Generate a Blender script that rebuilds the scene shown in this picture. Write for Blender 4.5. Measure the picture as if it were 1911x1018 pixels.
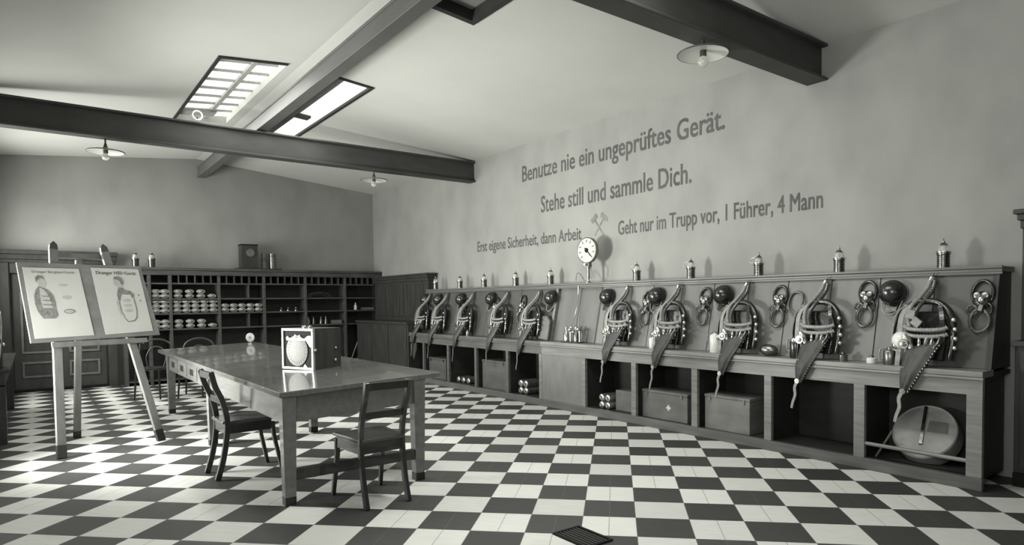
import bpy, bmesh, math, random
from mathutils import Vector, Matrix, Euler
random.seed(7)
PI = math.pi
U = 1 / 3.0                      # one floor tile is a third of a metre

def W(x, y, z):                  # room coordinates in tiles -> metres
    return Vector((x * U, y * U, z * U))

scn = bpy.context.scene
C = scn.collection
for o in list(bpy.data.objects):
    bpy.data.objects.remove(o)

# ------------------------------------------------------------------ camera
cam_d = bpy.data.cameras.new('camera')
cam = bpy.data.objects.new('camera', cam_d)
C.objects.link(cam)
YAW, PITCH, ROLL = 0.6537, -0.0333, -0.0107
FPX, CX, CY = 1205.2, 988.6, 602.2
cyw, syw = math.cos(YAW), math.sin(YAW)
r0 = Vector((cyw, -syw, 0)); f0 = Vector((syw, cyw, 0)); u0 = Vector((0, 0, 1))
fw = f0 * math.cos(PITCH) + u0 * math.sin(PITCH)
up = -f0 * math.sin(PITCH) + u0 * math.cos(PITCH)
rt = r0 * math.cos(ROLL) + up * math.sin(ROLL)
up2 = -r0 * math.sin(ROLL) + up * math.cos(ROLL)
M = Matrix((rt, up2, -fw)).transposed().to_4x4()
M.translation = W(0, 0, 4.1635)
cam.matrix_world = M
cam_d.sensor_fit = 'HORIZONTAL'
cam_d.sensor_width = 36
cam_d.lens = FPX / 1911 * 36
cam_d.shift_x = -(CX - 955.5) / 1911
cam_d.shift_y = (CY - 509) / 1911
cam_d.clip_start = 0.05
scn.camera = cam

# ------------------------------------------------------------------ world, exposure, lights
world = bpy.data.worlds.new('daylight'); scn.world = world
world.use_nodes = True
bgn = world.node_tree.nodes['Background']
bgn.inputs[0].default_value = (0.9, 0.92, 0.9, 1)
bgn.inputs[1].default_value = 1.0
scn.view_settings.view_transform = 'Standard'
scn.view_settings.look = 'None'
scn.view_settings.gamma = 1
scn.view_settings.exposure = 0.1

TINT = (1.0, 1.008, 0.955)
def area(name, loc, aim, sx, sy, power, spread=PI):
    d = bpy.data.lights.new(name, 'AREA'); d.shape = 'RECTANGLE'
    d.size = sx; d.size_y = sy; d.energy = power; d.color = TINT; d.spread = spread
    o = bpy.data.objects.new(name, d); C.objects.link(o)
    o.location = loc
    o.rotation_euler = (Vector(aim)).to_track_quat('-Z', 'Y').to_euler()
    return o
# daylight coming in through the big window in the left wall, and the two far skylights; the others are added fill
area('window_and_fill_light', W(-2.72, 21.2, 3.3), (1, -.10, 0.10), 2.8 * U, 3.2 * U, 180, math.radians(112))
area('window_and_fill_light', W(-2.72, 28.0, 6.3), (1, -.35, 0.2), 6 * U, 4.0 * U, 75, math.radians(150))  # added window fill, raises the general light from the left
area('window_and_fill_light', W(-2.72, 35.2, 6.0), (1, -.1, 0.05), 4.6 * U, 4.4 * U, 120, math.radians(150))  # added window fill for the far end of the room
area('window_and_fill_light', W(-2.72, 2.0, 6.4), (1, 0.25, 0.45), 6 * U, 3.0 * U, 85, math.radians(140))  # added window fill, aimed up to brighten the front ceiling
area('skylight_and_fill_light', W(5.95, 26.6, 11.9), (0, 0, -1), 1.8 * U, 8 * U, 42)
area('skylight_and_fill_light', W(8.9, 26.6, 11.85), (0, 0, -1), 1.5 * U, 8 * U, 42)
area('skylight_and_fill_light', W(5.95, 9.6, 11.9), (0, 0, -1), 1.8 * U, 5.5 * U, 35)  # added fill over the foreground floor, under an unseen skylight
area('skylight_and_fill_light', W(8.9, 11.2, 11.85), (0, 0, -1), 1.5 * U, 7 * U, 105)  # added below the dull pane to brighten the foreground floor

# ------------------------------------------------------------------ materials
def g(v):
    return (v * TINT[0], v * TINT[1], v * TINT[2], 1)

def mat(name, v, rough=0.5, metal=0.0, var=0.12, scale=(6, 6, 6), bump=0.0, spec=0.5, v2=None, detail=4, coat=0.0):
    m = bpy.data.materials.new(name); m.use_nodes = True
    nt = m.node_tree; b = nt.nodes['Principled BSDF']
    b.inputs['Roughness'].default_value = rough
    b.inputs['Metallic'].default_value = metal
    b.inputs['Specular IOR Level'].default_value = spec
    b.inputs['Coat Weight'].default_value = coat
    tc = nt.nodes.new('ShaderNodeTexCoord'); mp = nt.nodes.new('ShaderNodeMapping')
    mp.inputs['Scale'].default_value = scale
    nz = nt.nodes.new('ShaderNodeTexNoise'); nz.inputs['Scale'].default_value = 1.0
    nz.inputs['Detail'].default_value = detail
    rp = nt.nodes.new('ShaderNodeValToRGB')
    rp.color_ramp.elements[0].position = 0.3; rp.color_ramp.elements[1].position = 0.7
    rp.color_ramp.elements[0].color = g(v * (1 - var)); rp.color_ramp.elements[1].color = g(v2 if v2 else v * (1 + var))
    L = nt.links.new
    L(tc.outputs['Object'], mp.inputs[0]); L(mp.outputs[0], nz.inputs['Vector'])
    L(nz.outputs[0], rp.inputs[0]); L(rp.outputs[0], b.inputs['Base Color'])
    if bump:
        bp = nt.nodes.new('ShaderNodeBump'); bp.inputs['Strength'].default_value = bump
        bp.inputs['Distance'].default_value = 0.01
        L(nz.outputs[0], bp.inputs['Height']); L(bp.outputs[0], b.inputs['Normal'])
    return m

def emit_mat(name, strength, v=1.0):
    m = bpy.data.materials.new(name); m.use_nodes = True
    nt = m.node_tree; b = nt.nodes['Principled BSDF']
    b.inputs['Base Color'].default_value = g(0.6)
    b.inputs['Roughness'].default_value = 0.3
    b.inputs['Emission Color'].default_value = g(v)
    b.inputs['Emission Strength'].default_value = strength
    return m

M_WALL = mat('distempered_wall', 0.255, 0.9, var=0.10, scale=(2.2, 2.2, 1.4), detail=8, bump=0.05, spec=0.2)
M_WALLB = mat('distempered_end_wall', 0.27, 0.9, var=0.10, scale=(2.2, 2.2, 1.4), detail=8, bump=0.05, spec=0.2)
M_CEIL = mat('whitewashed_plaster', 0.52, 0.9, var=0.05, scale=(0.9, 0.9, 0.9), bump=0.04, spec=0.2)
M_STEEL = mat('painted_steel', 0.05, 0.65, spec=0.3, var=0.18, scale=(2, 2, 6))
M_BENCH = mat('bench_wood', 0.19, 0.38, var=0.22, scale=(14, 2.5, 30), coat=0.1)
M_BENCHD = mat('bench_wood_dark_shaded', 0.10, 0.42, var=0.22, scale=(14, 2.5, 30), coat=0.1)  # left bench half: shade put into the colour; base and lamp shelf simply dark
M_BOARDD = mat('board_planks_dark_shaded', 0.06, 0.42, var=0.2, scale=(3, 3, 1.0), coat=0.1)  # left board: shade put into the plank colour; end plank shares the tone
M_STEELR = mat('ridge_beam_paint', 0.09, 0.55, var=0.1, scale=(2, 2, 6))
M_BENCHP = mat('bench_panel_wood', 0.17, 0.5, var=0.12, scale=(10, 10, 4))
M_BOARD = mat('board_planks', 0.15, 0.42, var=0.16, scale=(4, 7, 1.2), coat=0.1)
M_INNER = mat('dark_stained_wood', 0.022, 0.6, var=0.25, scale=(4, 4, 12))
M_DARKW = mat('dark_oak', 0.034, 0.5, var=0.3, scale=(20, 20, 2.5), spec=0.35)
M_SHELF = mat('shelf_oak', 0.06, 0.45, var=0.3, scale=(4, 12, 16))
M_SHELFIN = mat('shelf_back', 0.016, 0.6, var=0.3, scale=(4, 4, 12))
M_DOOR = mat('door_wood', 0.040, 0.5, var=0.25, scale=(10, 10, 3))
M_DOORL = mat('door_moulding', 0.13, 0.5, var=0.2, scale=(10, 10, 6))
M_TABLE = mat('table_wood', 0.14, 0.34, var=0.16, scale=(24, 2.2, 24), coat=0.35)
M_TABLET = mat('table_top_wood', 0.13, 0.2, var=0.2, scale=(30, 2.0, 10), coat=0.5)
M_FOOT = mat('black_leg_shoe', 0.012, 0.5)
M_CHAIR = mat('chair_wood', 0.022, 0.34, var=0.25, scale=(20, 20, 5), coat=0.3)
M_SEAT = mat('chair_seat_wood', 0.06, 0.32, var=0.25, scale=(20, 4, 10), coat=0.3)
M_EASEL = mat('easel_wood', 0.12, 0.5, var=0.18, scale=(16, 16, 3))
M_EBOARD = mat('easel_board_wood', 0.13, 0.55, var=0.22, scale=(4, 6, 9))
M_PAPER = mat('poster_paper', 0.42, 0.7, var=0.03, scale=(6, 6, 6))
M_INK = mat('printing_ink', 0.07, 0.7)
M_INKG = mat('grey_print', 0.15, 0.8, var=0.35, scale=(40, 40, 40))
M_INKL = mat('pale_print', 0.32, 0.8, var=0.1, scale=(40, 40, 40))
M_LETTER = mat('wall_lettering_paint', 0.075, 0.85, var=0.25, scale=(5, 5, 5))
M_EMBLEM = mat('emblem_paint', 0.17, 0.85, var=0.3, scale=(9, 9, 9))
M_METAL = mat('nickel_plate', 0.62, 0.22, 1.0, var=0.15, scale=(20, 20, 20))
M_METALD = mat('dark_metal', 0.20, 0.32, 1.0, var=0.3, scale=(20, 20, 20))
M_TIN = mat('tinplate', 0.45, 0.33, 0.9, var=0.2, scale=(16, 16, 16))
M_RUBBER = mat('black_rubber', 0.018, 0.35, var=0.3, scale=(30, 30, 30), spec=0.6)
M_HOSE = mat('corrugated_hose_rubber', 0.06, 0.24, var=0.3, scale=(30, 30, 30), spec=0.7)
M_HOSEP = mat('pale_canvas_hose', 0.22, 0.4, var=0.2, scale=(30, 30, 30))
M_LEATHER = mat('black_leather', 0.012, 0.24, var=0.3, scale=(25, 25, 25), bump=0.15, spec=0.7)
M_BAG = mat('breathing_bag_cloth', 0.042, 0.55, var=0.25, scale=(14, 14, 14), bump=0.2)
M_STRAP = mat('webbing_strap', 0.24, 0.6, var=0.25, scale=(25, 25, 25))
M_CRATE = mat('grey_crate_paint', 0.12, 0.5, var=0.22, scale=(5, 5, 8))
M_WHITE = mat('white_enamel', 0.66, 0.25, var=0.03)
M_DIAL = mat('dial_card', 0.19, 0.7, var=0.12, scale=(60, 60, 60))
M_NICKEL = mat('pale_nickel_frame', 0.28, 0.4, var=0.05)
M_DRUM = mat('pale_wood_disc', 0.26, 0.5, var=0.3, scale=(4, 4, 7))
M_BRASS = mat('lamp_brass', 0.17, 0.3, 1.0, var=0.3, scale=(30, 30, 30))
M_BLACK = mat('black_paint', 0.012, 0.8, spec=0.15)
M_FRAMEB = mat('skylight_frame_paint', 0.018, 0.6)
M_BAR = mat('glazing_bar_paint', 0.36, 0.6)
M_GLOW = emit_mat('skylight_glass', 0.85)
M_GLOWW = emit_mat('window_glass', 2.0)
M_GREYGL = mat('dull_grey_glass', 0.22, 0.4, var=0.2, scale=(2, 2, 2))  # plain dull grey, no emission

def glass_mat():
    m = bpy.data.materials.new('clear_glass'); m.use_nodes = True
    b = m.node_tree.nodes['Principled BSDF']
    b.inputs['Base Color'].default_value = g(0.9)
    b.inputs['Roughness'].default_value = 0.05
    b.inputs['Transmission Weight'].default_value = 0.75
    b.inputs['IOR'].default_value = 1.3
    return m
M_GLASS = glass_mat()

def floor_mat():
    m = bpy.data.materials.new('checkered_tiles'); m.use_nodes = True
    nt = m.node_tree; L = nt.links.new; N = nt.nodes.new
    b = nt.nodes['Principled BSDF']
    tc = N('ShaderNodeTexCoord')
    s = math.sqrt(0.5) / U
    ox, oy = 1.2179 * U, 14.8454 * U
    def dot(vx, vy):
        sub = N('ShaderNodeVectorMath'); sub.operation = 'SUBTRACT'; sub.inputs[1].default_value = (ox, oy, 0)
        L(tc.outputs['Object'], sub.inputs[0])
        d = N('ShaderNodeVectorMath'); d.operation = 'DOT_PRODUCT'; d.inputs[1].default_value = (vx, vy, 0)
        L(sub.outputs[0], d.inputs[0]); return d.outputs['Value']
    J = dot(s, -s); I = dot(s, s)
    cb = N('ShaderNodeCombineXYZ'); L(J, cb.inputs[0]); L(I, cb.inputs[1]); cb.inputs[2].default_value = 0.5
    ck = N('ShaderNodeTexChecker'); ck.inputs['Scale'].default_value = 1.0
    ck.inputs['Color1'].default_value = (1, 1, 1, 1); ck.inputs['Color2'].default_value = (0, 0, 0, 1)
    L(cb.outputs[0], ck.inputs['Vector'])
    fl = N('ShaderNodeVectorMath'); fl.operation = 'FLOOR'; L(cb.outputs[0], fl.inputs[0])
    wn = N('ShaderNodeTexWhiteNoise'); L(fl.outputs[0], wn.inputs['Vector'])
    nz = N('ShaderNodeTexNoise'); nz.inputs['Scale'].default_value = 3.0; nz.inputs['Detail'].default_value = 6
    mp = N('ShaderNodeMapping'); mp.inputs['Scale'].default_value = (1, 7, 1); L(cb.outputs[0], mp.inputs[0]); L(mp.outputs[0], nz.inputs['Vector'])
    add = N('ShaderNodeMath'); add.operation = 'ADD'; L(wn.outputs['Value'], add.inputs[0]); L(nz.outputs[0], add.inputs[1])
    def ramp(a, c):
        r = N('ShaderNodeValToRGB'); r.color_ramp.elements[0].position = 0.3; r.color_ramp.elements[1].position = 1.5
        r.color_ramp.elements[1].position = 1.0
        r.color_ramp.elements[0].color = g(a); r.color_ramp.elements[1].color = g(c); L(half.outputs[0], r.inputs[0]); return r
    half = N('ShaderNodeMath'); half.operation = 'MULTIPLY'; half.inputs[1].default_value = 0.5; L(add.outputs[0], half.inputs[0])
    rl = ramp(0.54, 0.78); rd = ramp(0.026, 0.055)
    mx = N('ShaderNodeMix'); mx.data_type = 'RGBA'
    L(ck.outputs['Color'], mx.inputs['Factor']); L(rd.outputs[0], mx.inputs['A']); L(rl.outputs[0], mx.inputs['B'])
    # joints: tile edges, and the half joint of the small slabs inside some tiles
    def line(src, off, w):
        a = N('ShaderNodeMath'); a.operation = 'ADD'; a.inputs[1].default_value = off; L(src, a.inputs[0])
        fr = N('ShaderNodeMath'); fr.operation = 'FRACT'; L(a.outputs[0], fr.inputs[0])
        s2 = N('ShaderNodeMath'); s2.operation = 'SUBTRACT'; s2.inputs[1].default_value = 0.5; L(fr.outputs[0], s2.inputs[0])
        ab = N('ShaderNodeMath'); ab.operation = 'ABSOLUTE'; L(s2.outputs[0], ab.inputs[0])
        lt = N('ShaderNodeMath'); lt.operation = 'LESS_THAN'; lt.inputs[1].default_value = w; L(ab.outputs[0], lt.inputs[0])
        return lt.outputs[0]
    l1 = line(J, 0.5, 0.007); l2 = line(I, 0.5, 0.007); l3 = line(J, 0.0, 0.008)
    gt = N('ShaderNodeMath'); gt.operation = 'GREATER_THAN'; gt.inputs[1].default_value = 0.45; L(wn.outputs['Value'], gt.inputs[0])
    l3b = N('ShaderNodeMath'); l3b.operation = 'MULTIPLY'; L(l3, l3b.inputs[0]); L(gt.outputs[0], l3b.inputs[1])
    m1 = N('ShaderNodeMath'); m1.operation = 'MAXIMUM'; L(l1, m1.inputs[0]); L(l2, m1.inputs[1])
    m2 = N('ShaderNodeMath'); m2.operation = 'MAXIMUM'; L(m1.outputs[0], m2.inputs[0]); L(l3b.outputs[0], m2.inputs[1])
    m3 = N('ShaderNodeMath'); m3.operation = 'MULTIPLY'; m3.inputs[1].default_value = 0.6; L(m2.outputs[0], m3.inputs[0])
    mx2 = N('ShaderNodeMix'); mx2.data_type = 'RGBA'
    mx2.inputs['B'].default_value = g(0.10)
    L(m3.outputs[0], mx2.inputs['Factor']); L(mx.outputs['Result'], mx2.inputs['A'])
    L(mx2.outputs['Result'], b.inputs['Base Color'])
    b.inputs['Roughness'].default_value = 0.55
    b.inputs['Specular IOR Level'].default_value = 0.7
    return m
M_FLOOR = floor_mat()

# ------------------------------------------------------------------ mesh builder
def catmull(pts, n=8, closed=False):
    P = [Vector(p) for p in pts]; out = []
    m = len(P)
    rng = range(m) if closed else range(m - 1)
    for i in rng:
        if closed:
            a, b, c, d = P[(i - 1) % m], P[i], P[(i + 1) % m], P[(i + 2) % m]
        else:
            b, c = P[i], P[i + 1]
            a = P[i - 1] if i > 0 else b * 2 - c
            d = P[i + 2] if i + 2 < m else c * 2 - b
        for k in range(n):
            t = k / n
            out.append(0.5 * ((2 * b) + (c - a) * t + (2 * a - 5 * b + 4 * c - d) * t * t + (3 * b - a - 3 * c + d) * t ** 3))
    if not closed: out.append(P[-1].copy())
    return out

def resample(pts, step):
    out = [pts[0].copy()]; acc = 0.0
    for a, b in zip(pts, pts[1:]):
        d = (b - a).length
        while acc + d >= step and d > 1e-9:
            t = (step - acc) / d
            a = a.lerp(b, t); out.append(a.copy()); d = (b - a).length; acc = 0.0
        acc += d
    return out

class MB:
    def __init__(s): s.v = []; s.f = []
    def add(s, vs, fs):
        o = len(s.v); s.v += [tuple(v) for v in vs]; s.f += [tuple(i + o for i in f) for f in fs]; return s
    def box(s, x0, x1, y0, y1, z0, z1, mtx=None):
        vs = [Vector((x, y, z)) for z in (z0, z1) for y in (y0, y1) for x in (x0, x1)]
        if mtx is not None: vs = [mtx @ v for v in vs]
        return s.add(vs, [(0, 2, 3, 1), (4, 5, 7, 6), (0, 1, 5, 4), (2, 6, 7, 3), (0, 4, 6, 2), (1, 3, 7, 5)])
    def tbox(s, x0, x1, y0, y1, z0, z1):       # in tiles
        return s.box(x0 * U, x1 * U, y0 * U, y1 * U, z0 * U, z1 * U)
    def bar(s, p0, p1, w, d, up=(0, 0, 1), w1=None, d1=None):   # rectangular bar between two points
        p0, p1 = Vector(p0), Vector(p1); t = (p1 - p0).normalized()
        x = t.cross(Vector(up))
        if x.length < 1e-4: x = t.cross(Vector((0, 1, 0)))
        x.normalize(); y = x.cross(t)
        w1 = w if w1 is None else w1; d1 = d if d1 is None else d1
        vs = []
        for p, a, b in ((p0, w, d), (p1, w1, d1)):
            for sx, sy in ((-1, -1), (1, -1), (1, 1), (-1, 1)):
                vs.append(p + x * sx * a / 2 + y * sy * b / 2)
        return s.add(vs, [(3, 2, 1, 0), (4, 5, 6, 7), (0, 1, 5, 4), (1, 2, 6, 5), (2, 3, 7, 6), (3, 0, 4, 7)])
    def sweep(s, pts, w, d, side, w1=None):     # rectangular section swept along a path; side = fixed width direction
        pts = [Vector(p) for p in pts]; n = len(pts); side = Vector(side).normalized(); vs = []
        for i, p in enumerate(pts):
            t = (pts[min(i + 1, n - 1)] - pts[max(i - 1, 0)]).normalized()
            nn = t.cross(side).normalized(); sd = nn.cross(t)
            k = i / (n - 1); ww = w if w1 is None else w + (w1 - w) * k
            for sx, sy in ((-1, -1), (1, -1), (1, 1), (-1, 1)):
                vs.append(p + sd * sx * ww / 2 + nn * sy * d / 2)
        fs = []
        for i in range(n - 1):
            for k in range(4):
                a = i * 4 + k; b = i * 4 + (k + 1) % 4
                fs.append((a, b, b + 4, a + 4))
        fs.append((3, 2, 1, 0)); e = (n - 1) * 4; fs.append((e, e + 1, e + 2, e + 3))
        return s.add(vs, fs)
    def tube(s, pts, r, n=8, closed=False, corr=0.0, pitch=0.012):
        pts = [Vector(p) for p in pts]
        if corr: pts = resample(pts, pitch / 2)
        m = len(pts); vs = []; fs = []
        ref = None
        for i, p in enumerate(pts):
            a = pts[(i - 1) % m] if closed else pts[max(i - 1, 0)]
            b = pts[(i + 1) % m] if closed else pts[min(i + 1, m - 1)]
            t = (b - a).normalized()
            if ref is None:
                ref = t.cross(Vector((0.31, 0.52, 0.8)))
                if ref.length < 1e-3: ref = t.cross(Vector((1, 0, 0)))
            x = (ref - t * ref.dot(t)).normalized(); ref = x; y = t.cross(x)
            rr = (r[i * (len(r) - 1) // max(1, m - 1)] if isinstance(r, (list, tuple)) else r)
            if corr: rr *= (1 + (corr if i % 2 else -corr))
            for k in range(n):
                an = 2 * PI * k / n
                vs.append(p + x * math.cos(an) * rr + y * math.sin(an) * rr)
        for i in range(m if closed else m - 1):
            for k in range(n):
                a = i * n + k; b = i * n + (k + 1) % n; c = ((i + 1) % m) * n
                fs.append((a, b, c + (k + 1) % n, c + k))
        if not closed:
            fs.append(tuple(range(n - 1, -1, -1))); fs.append(tuple((m - 1) * n + k for k in range(n)))
        return s.add(vs, fs)
    def lathe(s, prof, n=20, mtx=None):         # prof = [(r, z)] bottom to top, closed at both ends
        vs = []; fs = []; m = len(prof)
        for r, z in prof:
            for k in range(n):
                a = 2 * PI * k / n; vs.append(Vector((r * math.cos(a), r * math.sin(a), z)))
        for i in range(m - 1):
            for k in range(n):
                a = i * n + k; b = i * n + (k + 1) % n
                fs.append((a, b, b + n, a + n))
        fs.append(tuple(range(n - 1, -1, -1))); fs.append(tuple((m - 1) * n + k for k in range(n)))
        if mtx is not None: vs = [mtx @ v for v in vs]
        return s.add(vs, fs)
    def cyl(s, p0, p1, r, n=16, r1=None):
        p0, p1 = Vector(p0), Vector(p1); q = (p1 - p0).to_track_quat('Z', 'Y').to_matrix().to_4x4(); q.translation = p0
        return s.lathe([(r, 0), (r if r1 is None else r1, (p1 - p0).length)], n, q)
    def ball(s, c, r, sc=(1, 1, 1), n=20, m=12):
        prof = [(max(1e-4, math.cos(-PI / 2 + PI * i / m)) * r, math.sin(-PI / 2 + PI * i / m) * r) for i in range(m + 1)]
        mt = Matrix.Translation(Vector(c)) @ Matrix.Diagonal((sc[0], sc[1], sc[2], 1))
        return s.lathe(prof, n, mt)
    def prism(s, pts, vec):                     # polygon (3D points, planar) pushed along vec
        pts = [Vector(p) for p in pts]; vec = Vector(vec); n = len(pts)
        fs = [tuple(range(n - 1, -1, -1)), tuple(range(n, 2 * n))]
        fs += [(k, (k + 1) % n, n + (k + 1) % n, n + k) for k in range(n)]
        return s.add(pts + [p + vec for p in pts], fs)
    def grid(s, rows):                          # open quad surface
        m, n = len(rows), len(rows[0])
        return s.add([p for r in rows for p in r], [(i * n + j, i * n + j + 1, (i + 1) * n + j + 1, (i + 1) * n + j) for i in range(m - 1) for j in range(n - 1)])
    def build(s, name, m, parent=None, loc=None, smooth=None, bevel=0.0, solid=0.0):
        me = bpy.data.meshes.new(name); me.from_pydata(s.v, [], s.f); me.update()
        bm = bmesh.new(); bm.from_mesh(me); bmesh.ops.recalc_face_normals(bm, faces=bm.faces); bm.to_mesh(me); bm.free()
        if smooth:
            me.polygons.foreach_set('use_smooth', [True] * len(me.polygons))
            me.set_sharp_from_angle(angle=math.radians(smooth if smooth > 1 else 40))
        me.materials.append(m)
        o = bpy.data.objects.new(name, me); C.objects.link(o)
        if parent: o.parent = parent
        if loc is not None: o.location = loc
        if solid:
            md = o.modifiers.new('solid', 'SOLIDIFY'); md.thickness = solid; md.offset = 0
        if bevel:
            md = o.modifiers.new('bevel', 'BEVEL'); md.width = bevel; md.segments = 2; md.limit_method = 'ANGLE'; md.angle_limit = math.radians(50)
        return o

def tag(o, label, cat, group=None, kind=None):
    o['label'] = label; o['category'] = cat
    if group: o['group'] = group
    if kind: o['kind'] = kind
    return o
def thing(name, label, cat, loc=(0, 0, 0), rotz=0, group=None):
    o = bpy.data.objects.new(name, None); o.empty_display_size = 0.1; C.objects.link(o)
    o.location = loc; o.rotation_euler = (0, 0, rotz)
    return tag(o, label, cat, group)
def kids(o): return [c for c in bpy.data.objects if c.parent == o]
def copy_tree(o, parent=None):
    c = o.copy(); C.objects.link(c); c.parent = parent
    for ch in kids(o): copy_tree(ch, c)
    return c
def dup(o, loc, rotz, label=None, group=None):
    c = copy_tree(o); c.location = loc; c.rotation_euler = (0, 0, rotz)
    if label: c['label'] = label
    if group: c['group'] = group
    return c
def struct(name, mb, m, parent=None, **k):
    o = mb.build(name, m, parent, **k)
    if parent is None: o['kind'] = 'structure'
    return o
def sempty(name, loc=(0, 0, 0)):
    o = bpy.data.objects.new(name, None); C.objects.link(o); o.location = loc; o['kind'] = 'structure'; return o

# ------------------------------------------------------------------ room shell
XL, XR, YB, YF = -2.95, 17.65, 39.7, -6.0
RX, RZ, EZ = 7.35, 12.2, 11.19
def cz(x): return RZ - (RZ - EZ) * abs(x - RX) / (XR - RX)
struct('floor', MB().tbox(XL - .5, XR + .5, YF - .5, YB + .5, -0.4, 0), M_FLOOR)

ce = MB()
def cell(x0, x1, y0, y1, th=0.7):
    vs = []
    for dz in (0, th):
        for y in (y0, y1):
            for x in (x0, x1): vs.append(W(x, y, cz(x) + dz))
    ce.add(vs, [(0, 2, 3, 1), (4, 5, 7, 6), (0, 1, 5, 4), (2, 6, 7, 3), (0, 4, 6, 2), (1, 3, 7, 5)])
for xs, holes in (([XL - .5, 4.87, 6.95, RX], {(1, 1), (1, 2), (1, 5)}), ([RX, 7.9, 9.89, XR + .5], {(1, 2), (1, 3), (1, 5)})):
    ys = [YF - .5, 6.6, 7.2, 12.6, 15.34, 22.2, 31.0, YB + .5]
    for a in range(3):
        for b in range(7):
            if (a, b) not in holes: cell(xs[a], xs[a + 1], ys[b], ys[b + 1])
struct('ceiling', ce, M_CEIL)

def gable(y0, y1):
    m = MB()
    m.prism([W(XL - .5, y0, 0), W(XR + .5, y0, 0), W(XR + .5, y0, cz(XR + .5)), W(RX, y0, RZ), W(XL - .5, y0, cz(XL - .5))], W(0, y1 - y0, 0))
    return m
struct('wall_back', gable(YB, YB + .6), M_WALLB)
struct('wall_right', MB().tbox(XR, XR + .6, YF, YB, 0, EZ), M_WALL)
# left wall with its window opening and three added for fill
wl = MB()
LW = [(-1.1, 5.1, 4.8, 8.0), (19.5, 22.7, 1.6, 5.0), (24.9, 31.1, 4.2, 8.4), (32.8, 37.6, 3.7, 8.3)]      # y0, y1, z0, z1 of its main window (second entry) and the added fill windows
yy = YF
for y0, y1, z0, z1 in LW:
    wl.tbox(XL - .6, XL, yy, y0, 0, EZ); wl.tbox(XL - .6, XL, y0, y1, 0, z0); wl.tbox(XL - .6, XL, y0, y1, z1, EZ); yy = y1
wl.tbox(XL - .6, XL, yy, YB, 0, EZ)
struct('wall_left', wl, M_WALL)
wr = MB()
wr.tbox(XL - .5, 0, YF - .6, YF, 0, EZ - .4); wr.tbox(6, XR + .5, YF - .6, YF, 0, EZ - .4)
wr.tbox(0, 6, YF - .6, YF, 0, 3.6); wr.tbox(0, 6, YF - .6, YF, 7.6, EZ - .4)
wr.prism([W(XL - .5, YF - .6, EZ - .4), W(XR + .5, YF - .6, EZ - .4), W(XR + .5, YF - .6, cz(XR + .5)), W(RX, YF - .6, RZ), W(XL - .5, YF - .6, cz(XL - .5))], W(0, .6, 0))
struct('wall_front', wr, M_DARKW)  # unseen wall, given a dark finish to cut bounced light

def wall_window(name, axis, a0, a1, z0, z1, p):
    e = sempty(name)
    fr = MB(); bars = MB(); t = .12
    def b(mb, u0, u1, w0, w1, d0, d1):
        if axis == 'x': mb.tbox(p + d0, p + d1, u0, u1, w0, w1)
        else: mb.tbox(u0, u1, p + d0, p + d1, w0, w1)
    b(fr, a0, a0 + t, z0, z1, -.3, -.1); b(fr, a1 - t, a1, z0, z1, -.3, -.1); b(fr, a0 + t, a1 - t, z0, z0 + t, -.3, -.1); b(fr, a0 + t, a1 - t, z1 - t, z1, -.3, -.1)
    fr.build('window_frame', M_BAR, e)
    for k in range(1, 3):
        u = a0 + (a1 - a0) * k / 3; b(bars, u - .04, u + .04, z0 + t, z1 - t, -.26, -.14)
    bars.build('glazing_bar', M_BAR, e)
    pn = MB(); b(pn, a0 + t, a1 - t, z0 + t, z1 - t, -.22, -.2); pn.build('pane', M_GLOWW, e)
for nm, (y0, y1, z0, z1) in zip(('added_window_10', 'window_4', 'added_window_8', 'added_window_9'), LW): wall_window(nm, 'x', y0, y1, z0, z1, XL)  # main window is inferred from shadows; the other three are added fill
wall_window('added_window_5', 'y', 0, 6, 3.6, 7.6, YF)  # added unseen rear window, its glowing pane is fill

# skylights in the two roof slopes
def slope_quad(mb, x0, x1, y0, y1, dz0, dz1):
    vs = [W(x, y, cz(x) + dz) for dz in (dz0, dz1) for y in (y0, y1) for x in (x0, x1)]
    mb.add(vs, [(0, 2, 3, 1), (4, 5, 7, 6), (0, 1, 5, 4), (2, 6, 7, 3), (0, 4, 6, 2), (1, 3, 7, 5)])
s1 = sempty('window_1')
m = MB(); slope_quad(m, 4.87, 6.95, 22.2, 31, .30, .34); m.build('pane', M_GLOW, s1)
m = MB(); slope_quad(m, 4.79, 4.90, 22.1, 31, -.05, .3); slope_quad(m, 4.90, 6.95, 22.1, 22.24, -.05, .3); m.build('skylight_frame', M_FRAMEB, s1)
for k in range(1, 8):
    y = 22.2 + 8.8 * k / 8.0
    m = MB(); slope_quad(m, 4.9, 6.95, y - .035, y + .035, .22, .30); m.build('glazing_bar', M_BAR, s1)
m = MB(); slope_quad(m, 6.06, 6.22, 22.25, 31, .18, .30); m.build('glazing_rail', M_BAR, s1)
m = MB(); slope_quad(m, 4.95, 6.3, 29.6, 30.3, .1, .2); m.build('grey_plate', mat('plate_grey', .3, .6), s1)  # flat grey rectangle under the far end of the glazing
s2 = sempty('window_2')
m = MB(); slope_quad(m, 7.9, 9.89, 22.2, 31, .05, .09); m.build('pane', M_GLOW, s2)
m = MB(); slope_quad(m, 9.86, 9.97, 22.1, 31.1, -.05, .05); slope_quad(m, 7.9, 9.86, 22.1, 22.24, -.05, .05); m.build('skylight_frame', M_FRAMEB, s2)
m = MB(); slope_quad(m, 7.9, 8.95, 22.3, 31, .0, .045); m.build('dark_strip', mat('strip_grey', .14, .6), s2)  # flat dark strip covering the ridge side of the pane
m = MB(); slope_quad(m, 8.9, 9.45, 27.3, 27.8, -.04, .045); m.build('sash_stay', M_STEEL, s2)
s3 = sempty('window_3')
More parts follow.
